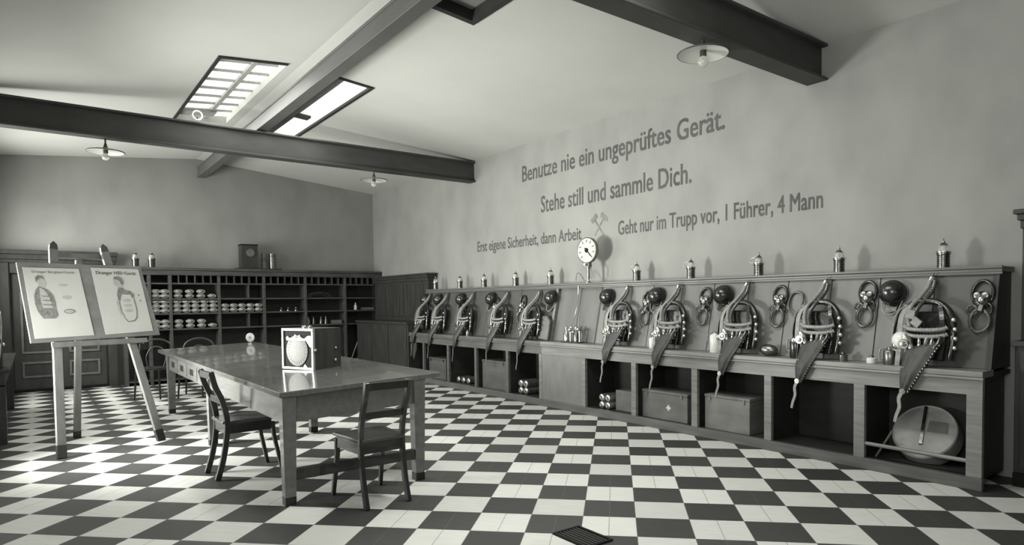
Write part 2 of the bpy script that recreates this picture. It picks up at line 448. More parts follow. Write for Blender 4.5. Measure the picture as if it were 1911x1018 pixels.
m = MB(); slope_quad(m, 7.9, 9.89, 7.2, 15.34, .25, .29); m.build('pane', M_GREYGL, s3)
m = MB(); slope_quad(m, 9.80, 9.97, 7.2, 15.45, -.06, .3); slope_quad(m, 7.9, 9.80, 15.26, 15.45, -.06, .3); m.build('skylight_frame', M_FRAMEB, s3)

for nm, xa, xb in (('added_window_6', 4.87, 6.95),):  # unseen skylight added to light the foreground floor from above
    sk = sempty(nm)
    m = MB(); slope_quad(m, xa, xb, 6.6, 12.6, .25, .29); m.build('pane', M_GLOW, sk)
    m = MB(); slope_quad(m, xa - .06, xa + .04, 6.5, 12.7, -.05, .24); slope_quad(m, xb - .04, xb + .06, 6.5, 12.7, -.05, .24); slope_quad(m, xa + .04, xb - .04, 12.56, 12.7, -.05, .24); slope_quad(m, xa + .04, xb - .04, 6.5, 6.64, -.05, .24); m.build('skylight_frame', M_FRAMEB, sk)

# steel beams
def ibeam(name, label, p0, p1, z0, z1, fw, axis, bm=None, hw=.12):
    bm = bm or M_STEEL
    e = thing(name, label, 'beam', W(*p0, z0), 0)
    h = (z1 - z0); L = (p1[0] - p0[0]) if axis == 'x' else (p1[1] - p0[1])
    def b(mb, u0, u1, v0, v1, w0, w1):
        if axis == 'x': mb.tbox(u0, u1, v0, v1, w0, w1)
        else: mb.tbox(v0, v1, u0, u1, w0, w1)
    m = MB(); b(m, 0, L, -fw / 2, fw / 2, 0, .075); m.build('bottom_flange', bm, e, bevel=.006)
    m = MB(); b(m, 0, L, -fw / 2, fw / 2, h - .075, h); m.build('top_flange', bm, e, bevel=.006)
    m = MB(); b(m, 0, L, -hw, hw, .075, h - .075); m.build('web', bm, e)
    return e
ibeam('steel_beam', 'dark steel cross beam over the table carrying two plate lamps', (XL, 27.6), (XR, 27.6), 10.12, 11.12, .52, 'x')
ibeam('steel_beam', 'dark steel cross beam at upper right above the wall lettering, carrying one lamp', (XL, 9.62), (XR, 9.62), 10.2, 11.2, .62, 'x')
ibeam('steel_beam', 'dark steel ridge beam running lengthwise on top of the cross beams', (7.55, YF), (7.55, YB), 11.2, 11.78, .42, 'y', M_STEELR, .17)

# ------------------------------------------------------------------ wall writing
def text_mesh(s, bold=0.012, extrude=0.0):
    cu = bpy.data.curves.new('tmp', 'FONT'); cu.body = s; cu.size = 1.0; cu.offset = bold; cu.resolution_u = 3
    o = bpy.data.objects.new('tmp', cu); C.objects.link(o)
    dg = bpy.context.evaluated_depsgraph_get(); dg.update()
    me = bpy.data.meshes.new_from_object(o.evaluated_get(dg))
    vs = [v.co.copy() for v in me.vertices]; fs = [tuple(p.vertices) for p in me.polygons]
    bpy.data.objects.remove(o); bpy.data.curves.remove(cu); bpy.data.meshes.remove(me)
    return vs, fs
CAP = max(v.y for v in text_mesh('B')[0])
def lettering(s, place, root, width, cap, m, bold=0.0, thick=0.002, slope=0.0):
    """place(u, v, d): metres along, up, and off the surface, local to root; one part per word"""
    vs, fs = text_mesh(s, bold)
    x0 = min(v.x for v in vs); x1 = max(v.x for v in vs)
    sx = width / (x1 - x0); sy = cap / CAP
    words = s.split(' '); ends = [max(v.x for v in text_mesh(' '.join(words[:k + 1]), bold)[0]) for k in range(len(words))]
    sets = [[] for _ in words]
    for f in fs:
        mx = min(vs[i].x for i in f)
        k = next((k for k, e in enumerate(ends) if mx < e - 1e-4), len(words) - 1)
        sets[k].append(f)
    for k, ff in enumerate(sets):
        idx = sorted({i for f in ff for i in f}); mp = {i: n for n, i in enumerate(idx)}
        wd = MB()
        for q, (ox_, oy_) in enumerate(((0, 0), (-.016, .01), (.016, .01), (-.016, -.01), (.016, -.01))):     # heavy brush-painted stroke
            pts = [place((vs[i].x - x0 + ox_) * sx, (vs[i].y + oy_) * sy + slope * (vs[i].x - x0) * sx, thick + q * .0002) for i in idx]
            wd.add(pts, [tuple(mp[i] for i in f) for f in ff])
        wd.build('word', m, root)
def on_wall(u, v, d): return Vector((-d, -u, v))
lines = [('Benutze nie ein ungepr\u00fcftes Ger\u00e4t.', 23.47, 12.70, 9.54, .70, .006),
         ('Stehe still und sammle Dich.', 22.13, 14.02, 8.01, .70, .010),
         ('Erst eigene Sicherheit, dann Arbeit', 27.25, 19.54, 6.64, .50, 0.0),
         ('Geht nur im Trupp vor, 1 F\u00fchrer, 4 Mann', 17.45, 9.45, 6.63, .52, .009)]
lab = ['topmost line of dark wall lettering, Benutze nie ein ungepr\u00fcftes Ger\u00e4t',
       'second line of dark wall lettering, Stehe still und sammle Dich',
       'small dark wall lettering left of the gauge, Erst eigene Sicherheit dann Arbeit',
       'dark wall lettering right of the gauge, Geht nur im Trupp vor']
for (s, y0, y1, z, cap, sl), l in zip(lines, lab):
    o = thing('wall_lettering', l, 'lettering', W(XR, y0, z))
    lettering(s, on_wall, o, (y0 - y1) * U, cap * U, M_LETTER, slope=sl)
# crossed hammers emblem
em = thing('mining_emblem', 'grey painted crossed hammers emblem on the wall above the gauge', 'emblem', W(XR, 18.5, 6.72))
def flat(pts, m, name, par, d=.002):
    MB().prism([Vector((-d, -x, z)) for x, z in pts], (d * .8, 0, 0)).build(name, m, par)
for sg in (1, -1):
    ca, sa = math.cos(sg * math.radians(38)), math.sin(sg * math.radians(38))
    def rr(pts): return [(x * ca + z * sa, .10 - x * sa + z * ca) for x, z in pts]
    flat(rr([(-.012, -.13), (.012, -.13), (.012, .15), (-.012, .15)]), M_EMBLEM, 'hammer_handle', em, .002 if sg > 0 else .0035)
    hd = [(-.075, .125), (.05, .125), (.085, .15), (.05, .185), (-.075, .185)] if sg > 0 else [(-.06, .12), (.07, .12), (.07, .185), (-.06, .185)]
    flat(rr(hd), M_EMBLEM, 'hammer_head', em, .0045 if sg > 0 else .006)

# ------------------------------------------------------------------ door at the left of the end wall
d1 = sempty('door_1', W(-1.35, YB, 0))
def D(mb, x0, x1, z0, z1, y0, y1): return mb.box(x0 * U, x1 * U, -y1 * U, -y0 * U, z0 * U, z1 * U)
m = MB(); D(m, 0, .42, 0, 6.25, 0, .38); D(m, 4.3, 4.68, 0, 6.25, 0, .38); D(m, .42, 4.3, 5.75, 6.25, 0, .3); m.build('door_frame', M_DOOR, d1, bevel=.006)
m = MB(); D(m, -.05, 4.72, 6.25, 6.42, 0, .42); D(m, -.12, 4.76, 6.42, 6.66, 0, .5); D(m, -.2, 4.8, 6.66, 6.86, 0, .62); m.build('door_cornice', M_DARKW, d1, bevel=.006)
for x0, x1 in ((.5, 2.32), (2.36, 4.22)):
    lf = MB(); D(lf, x0, x1, .12, 5.7, 0, .16); lf = lf.build('door_leaf', M_DOOR, d1, bevel=.004)
    for z0, z1 in ((.68, 1.46), (1.86, 4.85)):
        a, b = x0 + .3, x1 - .28; t = .1
        p = MB(); D(p, a, b, z0, z0 + t, .161, .22); D(p, a, b, z1 - t, z1, .161, .22); D(p, a, a + t, z0 + t, z1 - t, .161, .22); D(p, b - t, b, z0 + t, z1 - t, .161, .22)
        p.build('panel_moulding', M_DOORL, lf, bevel=.004)
h_ = MB(); h_.ball((2.2 * U, -.23 * U - .02, 3.0 * U), .022); h_.build('door_knob', M_METALD, d1, smooth=30)
m = MB(); D(m, .42, 4.3, 0, .12, 0, .3); m.build('door_sill', M_BLACK, d1)

# ------------------------------------------------------------------ pigeonhole shelving along the end wall
sx0, sx1, sy0, sy1 = 3.6, 17.55, 38.5, 39.65
sh = thing('shelf_unit', 'long dark oak shelving with pigeonholes along the end wall', 'shelves', W(sx0, sy0, 0))
def S(mb, x0, x1, y0, y1, z0, z1): return mb.box((x0 - sx0) * U, (x1 - sx0) * U, (y0 - sy0) * U, (y1 - sy0) * U, z0 * U, z1 * U)
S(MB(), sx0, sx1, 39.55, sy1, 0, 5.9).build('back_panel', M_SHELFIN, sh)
m = MB(); S(m, sx0 - .02, sx1, sy0 - .1, sy1, 5.98, 6.12); S(m, sx0, sx1, sy0 - .04, sy1, 5.72, 5.98); m.build('cornice', M_SHELF, sh, bevel=.008)
divs = [3.66, 4.75, 5.71, 8.07, 10.44, 12.79, 15.22, 17.48]
for x in divs: S(MB(), x - .07, x + .07, sy0, 39.55, 0, 5.72).build('upright', M_SHELF, sh, bevel=.004)
zs = [5.32, 4.50, 3.72, 2.90, 0.25]
bays = list(zip(divs, divs[1:]))
for z in zs:
    for a, b in bays:
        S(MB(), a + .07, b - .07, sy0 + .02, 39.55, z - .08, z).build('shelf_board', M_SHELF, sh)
for a, b in bays[2:]:
    for k in range(1, 6):
        x = a + (b - a) * k / 6
        S(MB(), x - .025, x + .025, sy0 + .03, 39.5, 5.32, 5.72).build('pigeonhole_divider', M_SHELF, sh)
for z0, z1 in ((4.5, 5.24), (2.9, 3.64)):
    S(MB(), 9.58, 9.63, sy0 + .03, 39.5, z0, z1).build('shelf_divider', M_SHELF, sh)

def make_tin(r=.062, L=.20):
    m = MB(); mt = Matrix.Rotation(PI / 2, 4, 'X')          # axis along -y
    m.lathe([(r * .9, -L), (r, -L + .008), (r, -.02), (r * .94, -.016), (r * .94, -.008), (r, -.004), (r, 0), (r * .86, .004), (r * .8, -.001), (r * .55, .004), (r * .3, .016), (r * .12, .02)], 18, mt)
    return m
tin_me = None
def tin(loc, label, group, rot=(0, 0, 0), sc=1.0):
    global tin_me
    if tin_me is None:
        o = make_tin().build('cartridge_tin', M_TIN, smooth=35); tin_me = o.data
    else:
        o = bpy.data.objects.new('cartridge_tin', tin_me); C.objects.link(o)
    o.location = loc; o.rotation_euler = rot; o.scale = (sc, sc, sc)
    return tag(o, label, 'tin', group)
def rowtins(x0, n, z, dx, rows, rowname, bayname):
    r = .041
    for k, cnt in enumerate(rows):
        for i in range(cnt):
            o = tin(W(x0 + dx * (i + .5), 38.62, 0) + Vector((0, 0, z * U + r * .99 + k * r * 1.985)),
                    'shiny round cartridge tin lying in the %s of the shelving, %s' % (bayname, rowname), 'tins in the %s, %s' % (bayname, rowname)).scale = (1.14, 1, .655)
rowtins(4.84, 2, 4.50, .40, (2, 2), 'upper shelf', 'bay beside the easel')
rowtins(5.80, 4, 4.50, .55, (4, 3), 'upper shelf', 'second bay')
rowtins(4.84, 2, 3.72, .40, (2, 2, 2), 'middle shelf', 'bay beside the easel')
rowtins(5.80, 5, 3.72, .44, (5, 5, 5), 'middle shelf', 'second bay')
rowtins(8.16, 5, 3.72, .44, (5, 5), 'middle shelf', 'third bay')
rowtins(4.84, 2, 2.90, .40, (2, 2), 'lower shelf', 'bay beside the easel')
rowtins(5.80, 4, 2.90, .55, (4, 3), 'lower shelf', 'second bay')

# odds and ends in the right-hand bays
def lathe_thing(name, label, cat, loc, prof, m, n=18, group=None, rot=None):
    o = MB().lathe(prof, n).build(name, m, smooth=35, loc=loc)
    if rot: o.rotation_euler = rot
    return tag(o, label, cat, group)
BOT = [(.028, 0), (.032, .004), (.032, .085), (.012, .115), (.011, .14), (.014, .142), (.014, .15)]
for i, x in enumerate((12.98, 13.3, 13.75, 14.05)):
    lathe_thing('bottle', ['squat dark bottle at the left end of the lower shelf, fifth bay', 'second dark bottle from the left on the lower shelf, fifth bay', 'third dark bottle from the left on the lower shelf, fifth bay', 'dark bottle next to the flat box on the lower shelf'][i], 'bottle', W(x, 38.75, 2.9), BOT, M_METALD if i else M_GREYGL, group='bottles on the lower shelf')
o = MB().box(-.1, .1, -.07, .07, 0, .075).build('flat_box', M_CRATE, loc=W(14.7, 38.8, 2.9), bevel=.004); tag(o, 'small grey flat box on the lower shelf beside the bottles', 'box')
lathe_thing('bottle', 'slim white bottle standing on the middle shelf of the last bay', 'bottle', W(15.95, 38.75, 3.72), BOT, M_WHITE)
o = MB().box(-.13, .13, -.05, .05, 0, .05).build('flat_box', M_CRATE, loc=W(16.75, 38.8, 3.72), bevel=.004); tag(o, 'low grey box on the middle shelf of the last bay', 'box')
o = MB().tube(catmull([(-.24, 0, .012), (-.18, -.02, .07), (0, -.03, .10), (.18, -.02, .07), (.24, 0, .012)], 8), .012, 8).tube(catmull([(-.2, .03, .012), (-.1, .02, .055), (.05, .02, .06), (.2, .04, .012)], 8), .012, 8).build('hose_coil', M_HOSE, loc=W(13.7, 38.8, 4.5), smooth=40); tag(o, 'dark arched hose piece on the upper shelf of the fifth bay', 'hose')
for i, x in enumerate((11.45, 11.85, 12.3)):
    lathe_thing('small_valve', ['left of three small valve caps on the middle shelf, fourth bay', 'middle one of three small valve caps, fourth bay', 'right of three small valve caps on the middle shelf, fourth bay'][i], 'valve cap', W(x, 38.8, 3.72), [(.04, 0), (.04, .03), (.02, .05), (.02, .07)], M_METALD)
for i, x in enumerate((14.15, 14.45, 14.8)):
    o = MB().tube(catmull([(0, 0, .75), (.01, -.01, .5), (-.01, -.01, .25), (.02, 0, .02)], 6), .016, 8, corr=.15, pitch=.03).build('hanging_hose', M_HOSE, loc=W(x, 38.7, .27), smooth=40)
    tag(o, ['left of three dark hoses hanging in the bottom compartment behind the dial box', 'middle of three dark hoses hanging in the bottom compartment', 'right of three dark hoses hanging in the bottom compartment'][i], 'hose')
for i, (a, b) in enumerate((((15.55, .3), (16.4, 2.6)), ((15.85, .3), (16.9, 2.1)))):
    o = MB().cyl(W(a[0], 38.9, a[1] + .02), W(b[0], 38.75, b[1]), .010, 8).build('stick', M_TIN, smooth=40)
    tag(o, ['longer pale rod leaning in the last bottom compartment of the shelving', 'shorter pale rod leaning in the last bottom compartment of the shelving'][i], 'rod')

# on top of the shelving
tz = 6.12
o = MB().tbox(9.05, 11.5, 38.7, 39.5, 0, .07).build('plinth_board', M_DARKW, loc=(0, 0, tz * U)); tag(o, 'thin dark board lying on top of the shelving under apparatus', 'board')
ap = thing('apparatus_box', 'dark apparatus box with a round ring standing on top of the shelving', 'apparatus', W(9.75, 39.05, tz + .07))
MB().box(-.145, .145, -.11, .11, 0, .43).build('case', M_DARKW, ap, bevel=.005)
m = MB(); mt = Matrix.Translation((0.01, -.112, .29)) @ Matrix.Rotation(PI / 2, 4, 'X'); m.lathe([(.035, 0), (.075, 0), (.075, .012), (.035, .012)], 22, mt); m.build('ring', M_CRATE, ap, smooth=35)
MB().box(-.155, .155, -.12, .12, .43, .45).build('lid', M_BLACK, ap, bevel=.003)
for i, x in enumerate((10.62, 11.07)):
    lathe_thing('canister', ['pale narrow canister beside the apparatus box on top of the shelving', 'dark capped canister at the right on top of the shelving'][i], 'canister', W(x, 39.05, tz + .07),
                [(.05, 0), (.05, .13), (.044, .14), (.05, .15), (.05, .28), (.04, .31)] if i == 0 else [(.062, 0), (.062, .24), (.055, .245), (.066, .25), (.066, .29)], M_CRATE if i == 0 else M_METALD)
# two dark lamps on the shelf top at left are built with the safety lamps below

# ------------------------------------------------------------------ panelled dressers on the right wall
def dresser(label, loc, L, xl, xu, hl, hu, m):
    """local: x along the wall (towards the camera), y towards the wall, back at y=0"""
    e = thing('dresser', label, 'cabinet', loc, -PI / 2)
    MB().box(0, L, -xl, 0, .0, .10).build('plinth', M_BLACK, e)
    MB().box(0, L, -xl + .015, 0, .10, hl - .04).build('lower_body', m, e, bevel=.004)
    MB().box(-.015, L + .015, -xl - .02, 0, hl - .04, hl).build('counter', m, e, bevel=.006)
    MB().box(0, L, -xu, 0, hl, hu - .14).build('upper_body', m, e, bevel=.004)
    c = MB(); c.box(-.01, L + .01, -xu - .02, 0, hu - .14, hu - .08); c.box(-.025, L + .025, -xu - .04, 0, hu - .08, hu - .035); c.box(-.045, L + .045, -xu - .06, 0, hu - .035, hu)
    c.build('cornice', m, e, bevel=.006)
    n = max(2, round(L / .16))
    for k in range(n):
        a = L * (k + .12) / n; b = L * (k + .88) / n
        MB().box(a, b, -xu - .012, -xu, hl + .08, hu - .2).build('panel', m, e, bevel=.006)
    k2 = max(1, round(L / .7))
    for k in range(k2):
        a = L * (k + .06) / k2; b = L * (k + .94) / k2
        dd = MB().box(a, b, -xl - .0, -xl + .015, .13, hl - .07).build('door', m, e, bevel=.004)
        MB().ball(((b - .04), -xl - .012, hl * .6), .012).build('knob', M_METALD, dd, smooth=40)
    return e
dresser('dark panelled dresser in the far right corner beyond the bench', W(XR - .06, 38.3, 0), 6.9 * U, 1.8 * U, .5 * U, 1.03, 1.92, M_DARKW)
dresser('dark tall dresser cut by the right edge of the picture, at the bench end', W(XR - .06, 4.72, 0), 5.5 * U, .72 * U, .28 * U, 1.06, 2.02, M_DARKW)

# ------------------------------------------------------------------ equipment bench
BY0, BY1 = 4.98, 31.25
def Bp(mb, x0, x1, y0, y1, z0, z1): return mb.box((x0 - 15.85) * U, (x1 - 15.85) * U, (y0 - BY0) * U, (y1 - BY0) * U, z0 * U, z1 * U)
be = thing('equipment_bench', 'long wooden open-front bench along the right wall under the lamps', 'bench', W(15.85, BY0, 0))
YS = 19.96  # beyond this the wood colour carries the shade
Bp(MB(), 15.87, 16.5, BY0, YS, 2.42, 2.56).build('bench_top', M_BENCH, be)
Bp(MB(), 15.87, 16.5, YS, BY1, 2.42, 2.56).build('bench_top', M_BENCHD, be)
Bp(MB(), 16.5, 17.55, BY0, BY1, 2.42, 2.5).build('rear_top', M_INNER, be)  # dark wood here holds the shade of the bench end
Bp(MB(), 15.80, 15.87, BY0 - .02, YS, 2.44, 2.56).build('front_lip', M_BENCH, be, bevel=.004)
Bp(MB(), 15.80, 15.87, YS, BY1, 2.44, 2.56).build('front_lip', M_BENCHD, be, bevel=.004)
for ya, yb, mm in ((-.03, YS - BY0, M_BENCH), (YS - BY0, BY1 - BY0, M_BENCHD)):
    MB().cyl(((15.81 - 15.85) * U, ya * U, 2.40 * U), ((15.81 - 15.85) * U, yb * U, 2.40 * U), .012, 10).build('bead_moulding', mm, be, smooth=40)
Bp(MB(), 15.86, 15.98, BY0, YS, 2.05, 2.42).build('front_rail', M_BENCH, be)
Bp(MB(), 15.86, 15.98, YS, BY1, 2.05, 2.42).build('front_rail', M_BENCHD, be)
Bp(MB(), 15.82, 15.98, BY0 - .02, BY1, 0, .27).build('base_board', M_BENCHD, be, bevel=.005)
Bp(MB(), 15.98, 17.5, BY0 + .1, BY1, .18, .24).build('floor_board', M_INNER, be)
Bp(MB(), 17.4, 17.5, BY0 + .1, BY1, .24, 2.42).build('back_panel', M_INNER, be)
posts = [(4.98, 5.28), (7.43, 7.69), (9.92, 10.14), (12.40, 12.62), (14.92, 15.13), (17.42, 17.6), (19.96, 20.14), (22.24, 22.42), (24.72, 24.9), (27.2, 27.38), (29.7, 29.85)]
for a, b in posts:
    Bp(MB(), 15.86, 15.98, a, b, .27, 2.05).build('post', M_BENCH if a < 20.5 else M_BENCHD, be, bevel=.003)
    Bp(MB(), 15.98, 17.4, (a + b) / 2 - .04, (a + b) / 2 + .04, .24, 2.42).build('partition', M_INNER if b > 5.3 else M_DARKW, be)  # dark oak on the end partition puts the end's shade into the colour
Bp(MB(), 15.88, 15.96, 17.6, 19.96, .27, 2.05).build('closed_panel', M_BENCHP, be)

# leaning display boards and the shelf for the lamps
def bx(z): return 16.42 + .51 * (z - 2.48) / 2.32            # face of the board at height z (tiles)
def display_board(label, y0, y1, bmat=None, off=0.0, dark_end=False, cheek=M_DARKW):
    e = thing('display_board', label, 'board', W(16.42 + off, y0, 2.56))
    pl = MB(); yy = y0; w = 1.24
    L = y1 - y0; n = max(1, round(L / w)); w = L / n
    for k in range(1 if dark_end else 0, n):
        a, b = (k * w + .012) * U, ((k + 1) * w - .012) * U
        pts = [Vector(((bx(z) - 16.42) * U + d, y, (z - 2.56) * U)) for (z, d) in ((2.565, 0), (4.70, 0), (4.70, .02), (2.565, .02)) for y in (a,)]
        pl.prism(pts, (0, b - a, 0))
    pl.build('planks', bmat or M_BOARD, e, bevel=.002)
    if dark_end:
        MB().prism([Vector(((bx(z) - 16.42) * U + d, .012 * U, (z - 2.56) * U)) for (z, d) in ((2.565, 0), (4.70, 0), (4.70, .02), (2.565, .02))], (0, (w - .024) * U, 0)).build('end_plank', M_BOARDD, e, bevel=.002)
    MB().prism([Vector(((bx(z) - 16.42) * U + d, 0, (z - 2.56) * U)) for z, d in ((2.565, .021), (4.70, .021), (4.70, .04), (2.565, .04))], (0, L * U, 0)).build('backing', M_INNER, e)
    # end cheek closing the wedge behind the board, on the side facing the camera
    MB().prism([Vector(((x - 16.42) * U, -.03 * U, (z - 2.56) * U)) for x, z in ((bx(2.565) - .03, 2.565), (bx(4.7) - .03, 4.70), (17.6 - off, 4.7), (17.6 - off, 2.565))], (0, .12 * U, 0)).build('end_cheek', cheek, e)  # default dark oak has the cheek's shade in its colour
    return e
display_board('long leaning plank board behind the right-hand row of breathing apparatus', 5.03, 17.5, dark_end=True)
display_board('leaning plank board with shade in its colour behind the far left-hand row of breathing apparatus', 20.1, 31.2, M_BOARDD, cheek=M_BENCH)
display_board('short leaning plank board set back behind the valve manifold', 17.55, 20.05, mat('grey_planks', .11, .45, var=.15, scale=(4, 7, 1.2)), off=.1)
ls = thing('lamp_shelf', 'narrow moulded shelf carrying the row of safety lamps along the right wall', 'shelf', W(16.85, BY0, 4.7))
LL = (31.2 - BY0) * U
m = MB(); m.box(0, (XR - 16.85) * U, -.01, LL, 0, .024); m.build('shelf_board', M_BENCHD, ls, bevel=.004)
m = MB(); m.box(-.012, .012, -.014, LL, .026, .046); m.box(.0, (XR - 16.85) * U, -.01, LL, .024, .042); m.build('top_moulding', M_BENCHD, ls, bevel=.004)
MB().box(-.008, .01, -.014, LL, -.018, .0).build('lower_moulding', M_BENCHD, ls, bevel=.004)

# ------------------------------------------------------------------ miners' safety lamps
def make_lamp():
    e = thing('safety_lamp', '', 'lamp')
    prof = [(.040, 0), (.046, .003)]
    for k in range(6): prof += [(.046, .008 + k * .016), (.042, .012 + k * .016), (.042, .016 + k * .016), (.046, .020 + k * .016)]
    prof += [(.048, .108), (.048, .116)]
    MB().lathe(prof, 20).build('fuel_base', M_BRASS, e, smooth=30)
    MB().lathe([(.052, .116), (.054, .12), (.054, .128), (.046, .132)], 20).build('collar', M_METAL, e, smooth=30)
    MB().lathe([(.036, .132), (.036, .134), (.034, .168), (.026, .176)], 18).build('glass', M_GLASS, e, smooth=35)
    MB().lathe([(.029, .174), (.030, .178), (.026, .186), (.016, .196), (.010, .2), (.010, .212)], 16).build('bonnet', M_METALD, e, smooth=30)
    st = MB()
    for k in range(4):
        a = PI / 4 + k * PI / 2; st.cyl((.037 * math.cos(a), .037 * math.sin(a), .13), (.028 * math.cos(a), .028 * math.sin(a), .18), .003, 6)
    st.build('guard_rod', M_METAL, e)
    MB().tube(catmull([(0, 0, .208), (.006, 0, .222), (0, 0, .232), (-.006, 0, .222), (0, 0, .210)], 6), .002, 6).build('hook', M_METALD, e)
    return e
lamp0 = make_lamp()
lampY = [6.18, 8.67, 11.08, 13.57, 15.96, 20.8, 23.25, 25.8, 28.0, 30.5]
names = ['safety lamp nearest the right end of the wall shelf', 'second safety lamp from the right end of the wall shelf', 'third safety lamp from the right end of the wall shelf', 'fourth safety lamp from the right end of the wall shelf',
         'safety lamp first to the right of the pressure gauge', 'safety lamp first to the left of the pressure gauge', 'safety lamp second to the left of the pressure gauge', 'safety lamp third to the left of the pressure gauge', 'safety lamp fourth to the left of the pressure gauge', 'farthest safety lamp on the wall shelf, close to the corner dresser']
for i, y in enumerate(lampY):
    loc = W(17.05, y, 4.7) + Vector((0, 0, .0455))
    o = lamp0 if i == 0 else dup(lamp0, loc, 0)
    o.location = loc; o.rotation_euler = (0, 0, i * 1.3); o['label'] = 'ribbed brass ' + names[i]; o['group'] = 'safety lamps on the wall shelf'
    if i in (2, 3, 4):
        MB().tube(catmull([(0.01, 0, .2), (.04, .0, .185), (.085, 0, .17), (.095, 0, .135), (.06, 0, .13)], 6), .0025, 6).build('carrying_hook', M_METALD, o, smooth=40).rotation_euler = (0, 0, PI / 2 - i * 1.3)
for x, l in ((4.2, 'dark ribbed safety lamp on top of the shelving, left of two'), (4.93, 'dark ribbed safety lamp on top of the shelving, right of two')):
    o = dup(lamp0, W(x, 38.9, tz) + Vector((0, 0, .001)), .4, l, 'safety lamps on top of the shelving'); o.scale = (1.2, 1.2, 1.25)

# ------------------------------------------------------------------ breathing apparatus
def RW(y, dz=0.0): return W(16.42, y, 2.56) + Vector((0, 0, dz))    # bench-top point on the right wall; local x runs towards the camera end, local y to the wall
def by(z): return .22 * z + .005                                     # board face (local y) at height z metres above the bench
def make_apparatus():
    e = thing('breathing_apparatus', '', 'breathing apparatus')
    # hook
    MB().tube(catmull([(0, by(.70) - .002, .705), (0, by(.7) - .035, .69), (0, by(.7) - .05, .705), (0, by(.7) - .05, .72)], 5), .006, 8).build('hook', M_METALD, e, smooth=40)
    MB().lathe([(.018, -.02), (.024, -.015), (.024, .015), (.016, .02)], 14, Matrix.Translation((-.005, by(.68) - .05, .675)) @ Matrix.Rotation(.5, 4, 'Y')).build('hose_coupling', M_METAL, e, smooth=35)
    MB().tube(catmull([(-.012, .095, .66), (-.025, .06, .60), (-.055, .01, .53), (-.095, -.045, .46), (-.105, -.07, .37), (-.085, -.09, .27)], 8), .017, 10, corr=.17, pitch=.021).build('breathing_hose', M_HOSEP, e, smooth=60)
    MB().tube(catmull([(.02, .095, .66), (.012, .06, .58), (-.015, .0, .51), (-.05, -.05, .44), (-.062, -.08, .36), (-.04, -.1, .28)], 8), .017, 10, corr=.17, pitch=.021).build('breathing_hose', M_HOSE, e, smooth=60)
    # padded yoke
    MB().tube(catmull([(-.185, -.075, .04), (-.2, -.06, .22), (-.18, -.03, .38), (-.10, .0, .475), (.0, .01, .50), (.10, .0, .475), (.18, -.03, .38), (.2, -.06, .22), (.185, -.075, .06)], 7), [.018, .022, .025, .026, .026, .026, .025, .022, .018], 12).build('yoke', M_LEATHER, e, smooth=60)
    # back container
    MB().prism([(-.13, -.045, .05), (.13, -.045, .05), (.145, -.03, .32), (.10, .01, .42), (-.10, .01, .42), (-.145, -.03, .32)], (0, .035, .0)).build('back_container', M_LEATHER, e, bevel=.014, smooth=40)
    # chest hoses
    for z in (.235, .285):
        MB().tube(catmull([(-.13, -.085, z + .02), (-.07, -.115, z), (.05, -.12, z - .004), (.14, -.105, z + .004), (.175, -.085, z + .02)], 7), .016, 10, corr=.18, pitch=.022).build('chest_hose', M_HOSEP, e, smooth=60)
    # shoulder strap
    MB().sweep(catmull([(-.13, -.03, .47), (-.155, -.085, .36), (-.15, -.115, .2), (-.16, -.125, .05), (-.165, -.13, -.03)], 6), .036, .005, (1, 0, 0)).build('shoulder_strap', M_STRAP, e)
    MB().sweep(catmull([(.10, -.03, .47), (.135, -.085, .36), (.15, -.11, .2), (.13, -.115, .06)], 6), .03, .005, (1, 0, 0)).build('shoulder_strap', M_LEATHER, e)
    # valve block with round face
    v = MB().lathe([(.034, 0), (.04, .004), (.04, .03), (.034, .036)], 20, Matrix.Translation((-.105, -.125, .17)) @ Matrix.Rotation(PI / 2, 4, 'X')).build('valve', M_METAL, e, smooth=30)
    MB().lathe([(.012, 0), (.02, .0), (.02, .012), (.006, .014)], 14, Matrix.Translation((-.105, -.16, .17)) @ Matrix.Rotation(PI / 2, 4, 'X')).build('valve_knob', M_METALD, v, smooth=30)
    # regenerator tin and oxygen bottle
    MB().lathe([(.03, 0), (.036, .006), (.036, .13), (.03, .145), (.012, .155), (.012, .175)], 16, Matrix.Translation((-.215, -.06, .01)) @ Matrix.Rotation(.18, 4, 'Y') @ Matrix.Rotation(.1, 4, 'X')).build('oxygen_bottle', M_METAL, e, smooth=35)
    MB().lathe([(.02, 0), (.026, .005), (.026, .12), (.018, .135)], 14, Matrix.Translation((-.05, -.125, .12)) @ Matrix.Rotation(-.5, 4, 'Y')).build('regenerator_tin', M_TIN, e, smooth=35)
    MB().lathe([(.016, 0), (.02, .005), (.02, .10), (.014, .112)], 12, Matrix.Translation((.03, -.12, .12)) @ Matrix.Rotation(.2, 4, 'Y')).build('regenerator_tin', M_TIN, e, smooth=35)
    MB().lathe([(.014, 0), (.018, .004), (.018, .09), (.01, .1)], 12, Matrix.Translation((.10, -.115, .11)) @ Matrix.Rotation(-.15, 4, 'Y')).build('regenerator_tin', M_METALD, e, smooth=35)
    for x, z in ((.212, .36), (.222, .29), (.224, .22), (.22, .15)):
        MB().ball((x, -.085, z), .019, (1, .8, 1), 12, 8).build('buckle', M_METAL, e, smooth=60)
    # regulator ball, far strap and the bundle of short tubes above the bag
    MB().ball((-.175, -.115, .155), .032, (1, .9, 1), 16, 10).build('regulator', M_METAL, e, smooth=60)
    MB().sweep(catmull([(-.10, .0, .49), (-.185, -.06, .42), (-.215, -.09, .28), (-.21, -.10, .12), (-.20, -.10, .02)], 6), .03, .006, (.6, -.8, 0)).build('shoulder_strap', M_STRAP, e)
